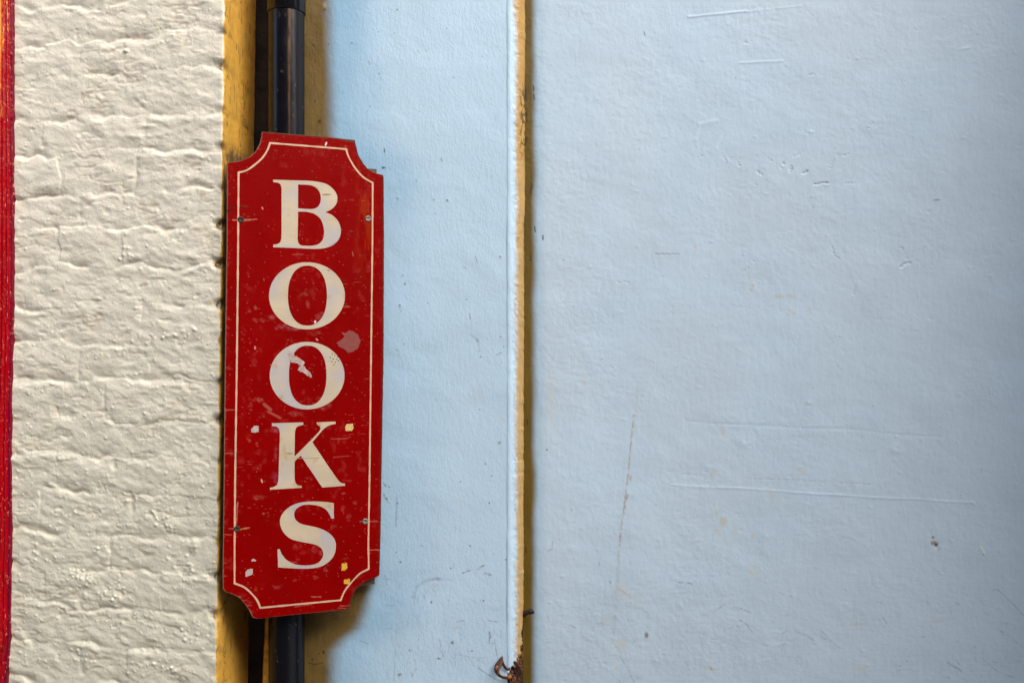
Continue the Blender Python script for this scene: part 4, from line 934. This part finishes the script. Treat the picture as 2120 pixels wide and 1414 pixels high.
# scraps of sticker and paper
def scrap(name, pts, mat, lift=0.0, thick=0.0004, label=None, jit=0.35, seed=1):
    r_ = random.Random(seed); out = []
    for i in range(len(pts)):
        a0 = Vector(pts[i]); a1 = Vector(pts[(i + 1) % len(pts)]); n = max(1, int((a1 - a0).length / 2.0))
        for k in range(n):
            p = a0.lerp(a1, k / n); out.append((p.x + r_.uniform(-jit, jit), p.y + r_.uniform(-jit, jit)))
    return flat_shape(name, [S2(out)], mat, lift, thick, label=label)
scrap('sticker_scrap', [(717.5, 878), (730.5, 877), (732, 886), (729, 892), (715.5, 892), (714.5, 883.5)], M_yel2, label='pale yellow sticker scrap beside the K')
scrap('sticker_scrap', [(707.5, 1166), (718, 1165), (719, 1176), (714.5, 1180.5), (707, 1181)], M_yel, label='yellow sticker scrap right of the S', jit=.6)
scrap('sticker_scrap', [(712, 1199.5), (723.5, 1197.5), (725, 1205), (722, 1209), (712, 1208)], M_yel, lift=0.0004, label='yellow sticker scrap overlapping the border line', jit=.8)
scrap('paper_scrap', [(508, 1184), (512.5, 1178.5), (523, 1176.5), (523.5, 1188), (518, 1191), (508, 1193.5)], M_wht, label='pale paper scrap at the lower left of the sign')
scrap('paper_scrap', [(521, 1157.5), (526, 1156.5), (531, 1159.5), (528, 1162), (521, 1161)], M_wht, jit=.8, label='tiny pale paper scrap above the lower left one')
scrap('paper_scrap', [(520, 888), (526, 882), (535, 881), (536, 894), (528, 896), (519, 894)], M_wht, jit=.9, label='pale paper scrap left of the K')
scrap('scraped_residue', [(596, 729), (606, 733), (622, 743), (630, 750), (628, 757), (634, 764), (643, 772), (647, 783), (638, 779), (628, 772), (616, 766), (622, 758), (614, 752), (604, 751), (600, 744)], M_scr, lift=0.0005, thick=0.0002, jit=1.4, label='ragged pale strip scraped across the lower O')
scrap('blotch', [(707, 688), (716, 690), (722, 684), (733, 687), (741, 694), (746, 706), (742, 720), (732, 728), (720, 730), (712, 722), (702, 718), (697, 708), (706, 705), (714, 697)], M_blot, thick=0.00015, jit=1.2, label='dull pinkish round blotch right of the two Os')

pin = [(688, 733), (693, 736), (684, 740), (690, 743), (697, 744), (701, 747), (687, 749), (694, 750), (691, 755), (699, 739)]
flat_shape('pinholes', [S2(ell(x, y, 1.5, 1.3, n=8)) for x, y in pin], M_ply, 0.0002, 0.00015, label='cluster of dark pinholes on the lower O')
M_stain = material('brown stained cream', base=(0.30, 0.21, 0.10), rough=0.7, var=0.3, var_scale=150)
for lp, lab in (([(588, 938), (600, 937), (609, 938.5), (600, 940.5)], 'short brown stain on the stem of the K'), ([(595, 948.5), (625, 948), (662, 947), (662, 948), (625, 949.2)], 'thin brown grain line across the K'),
                ([(666, 402.5), (676, 401), (688, 402.8), (678, 405.5), (668, 405)], 'brown stain on the upper bowl of the B'), ([(698, 474.5), (702, 476), (700, 477)], 'tiny dark nick on the lower bowl of the B'),
                ([(676, 557), (684, 560), (680, 562.5)], 'small brown stain on the upper O')):
    flat_shape('stain', [S2(lp)], M_stain, 0.0002, 0.00015, label=lab)
def screw(px, py, mat, lab, r=0.0060):
    u_, v_ = sloc(px, py); bm = bmesh.new(); n = 24; prof = [(r, 0.0), (r, -0.0005), (r * 0.86, -0.0012), (r * 0.62, -0.0013), (r * 0.58, -0.0004), (0.0008, -0.0002)]
    rings = []
    for i, (rr, yy) in enumerate(prof):
        k_ = [rr * (1 - (0.38 * abs(math.sin(2 * t)) if i in (3, 4) else 0)) for t in np.linspace(0, 2 * math.pi, n + 1)[:-1]]
        rings.append([bm.verts.new((u_ + k_[j] * math.cos(2 * math.pi * j / n), yy, v_ + k_[j] * math.sin(2 * math.pi * j / n))) for j in range(n)])
    for a0, a1 in zip(rings[:-1], rings[1:]):
        for j in range(n): bm.faces.new((a0[j], a1[j], a1[(j + 1) % n], a0[(j + 1) % n]))
    bm.faces.new(rings[-1][::-1])
    # a ring of stained paint round the head
    o = bm_obj('screw', bm, mat, sign, True); o['label'] = lab
screw(498.5, 455, M_rustscrew, 'rust-black screw at the upper left')
screw(762, 453, M_screw, 'grey cross-head screw at the upper right')
screw(490.5, 1094.5, M_rustscrew, 'rust-black screw at the lower left')
screw(756, 1079, M_screw, 'grey cross-head screw at the lower right')
# battens behind the board, their ends just showing at the right-hand scoops
for (a_, b_) in (((742, 345), (783, 366)), ((742, 1190), (779, 1212))):
    u0, v0 = sloc(*a_); u1, v1 = sloc(*b_)
    bm = bmesh.new(); box_bm(bm, -0.115, u1, 0.0125, 0.020, v1 if v1 < v0 else v0, v0)
    bmesh.ops.bevel(bm, geom=bm.edges[:], offset=0.0012, segments=1)
    bmesh.ops.subdivide_edges(bm, edges=bm.edges[:], cuts=2)
    bm_obj('batten', bm, M_ply, sign)

# ------------------------------------------------------------------ the rest of the alley and an added shading wall, outside the frame
def build_surroundings():
    bm = bmesh.new(); bmesh.ops.create_grid(bm, x_segments=2, y_segments=2, size=60)
    g = bm_obj('ground', bm, M_ground); tag(g, kind='structure')
    # unseen wall end added on the right to darken the blue wall's far side
    bm = bmesh.new(); box_bm(bm, 1.46, 1.84, -0.58, 0.02, 0, 4.6)
    bmesh.ops.bevel(bm, geom=bm.edges[:], offset=0.01, segments=2)
    o = bm_obj('added_shade_wall', bm, material('added shade wall grey', base=(0.14, 0.15, 0.17), rough=0.8, var=0.1, bumps=((80, 0.002, 3, (1, 1, 1)),)))
    tag(o, 'unseen grey wall end added at the right to shade the blue wall', 'wall')
    # building across the alley
    root = empty('opposite_building', (0, -5, 0)); tag(root, 'brick building across the alley behind the viewer', 'building')
    bm = bmesh.new(); box_bm(bm, -9, 9, -3, 0, 0, 5.2); bm_obj('wall', bm, M_opp, root)
    for x in (-5, -2, 1, 4):
        bm = bmesh.new(); box_bm(bm, x, x + 1.2, -0.05, 0.02, 1.0, 2.6); f = bm_obj('window', bm, M_white, root)
        bm = bmesh.new(); box_bm(bm, x + .08, x + 1.12, 0.021, 0.03, 1.08, 2.52); bm_obj('pane', bm, M_oppwin, f)
build_surroundings()
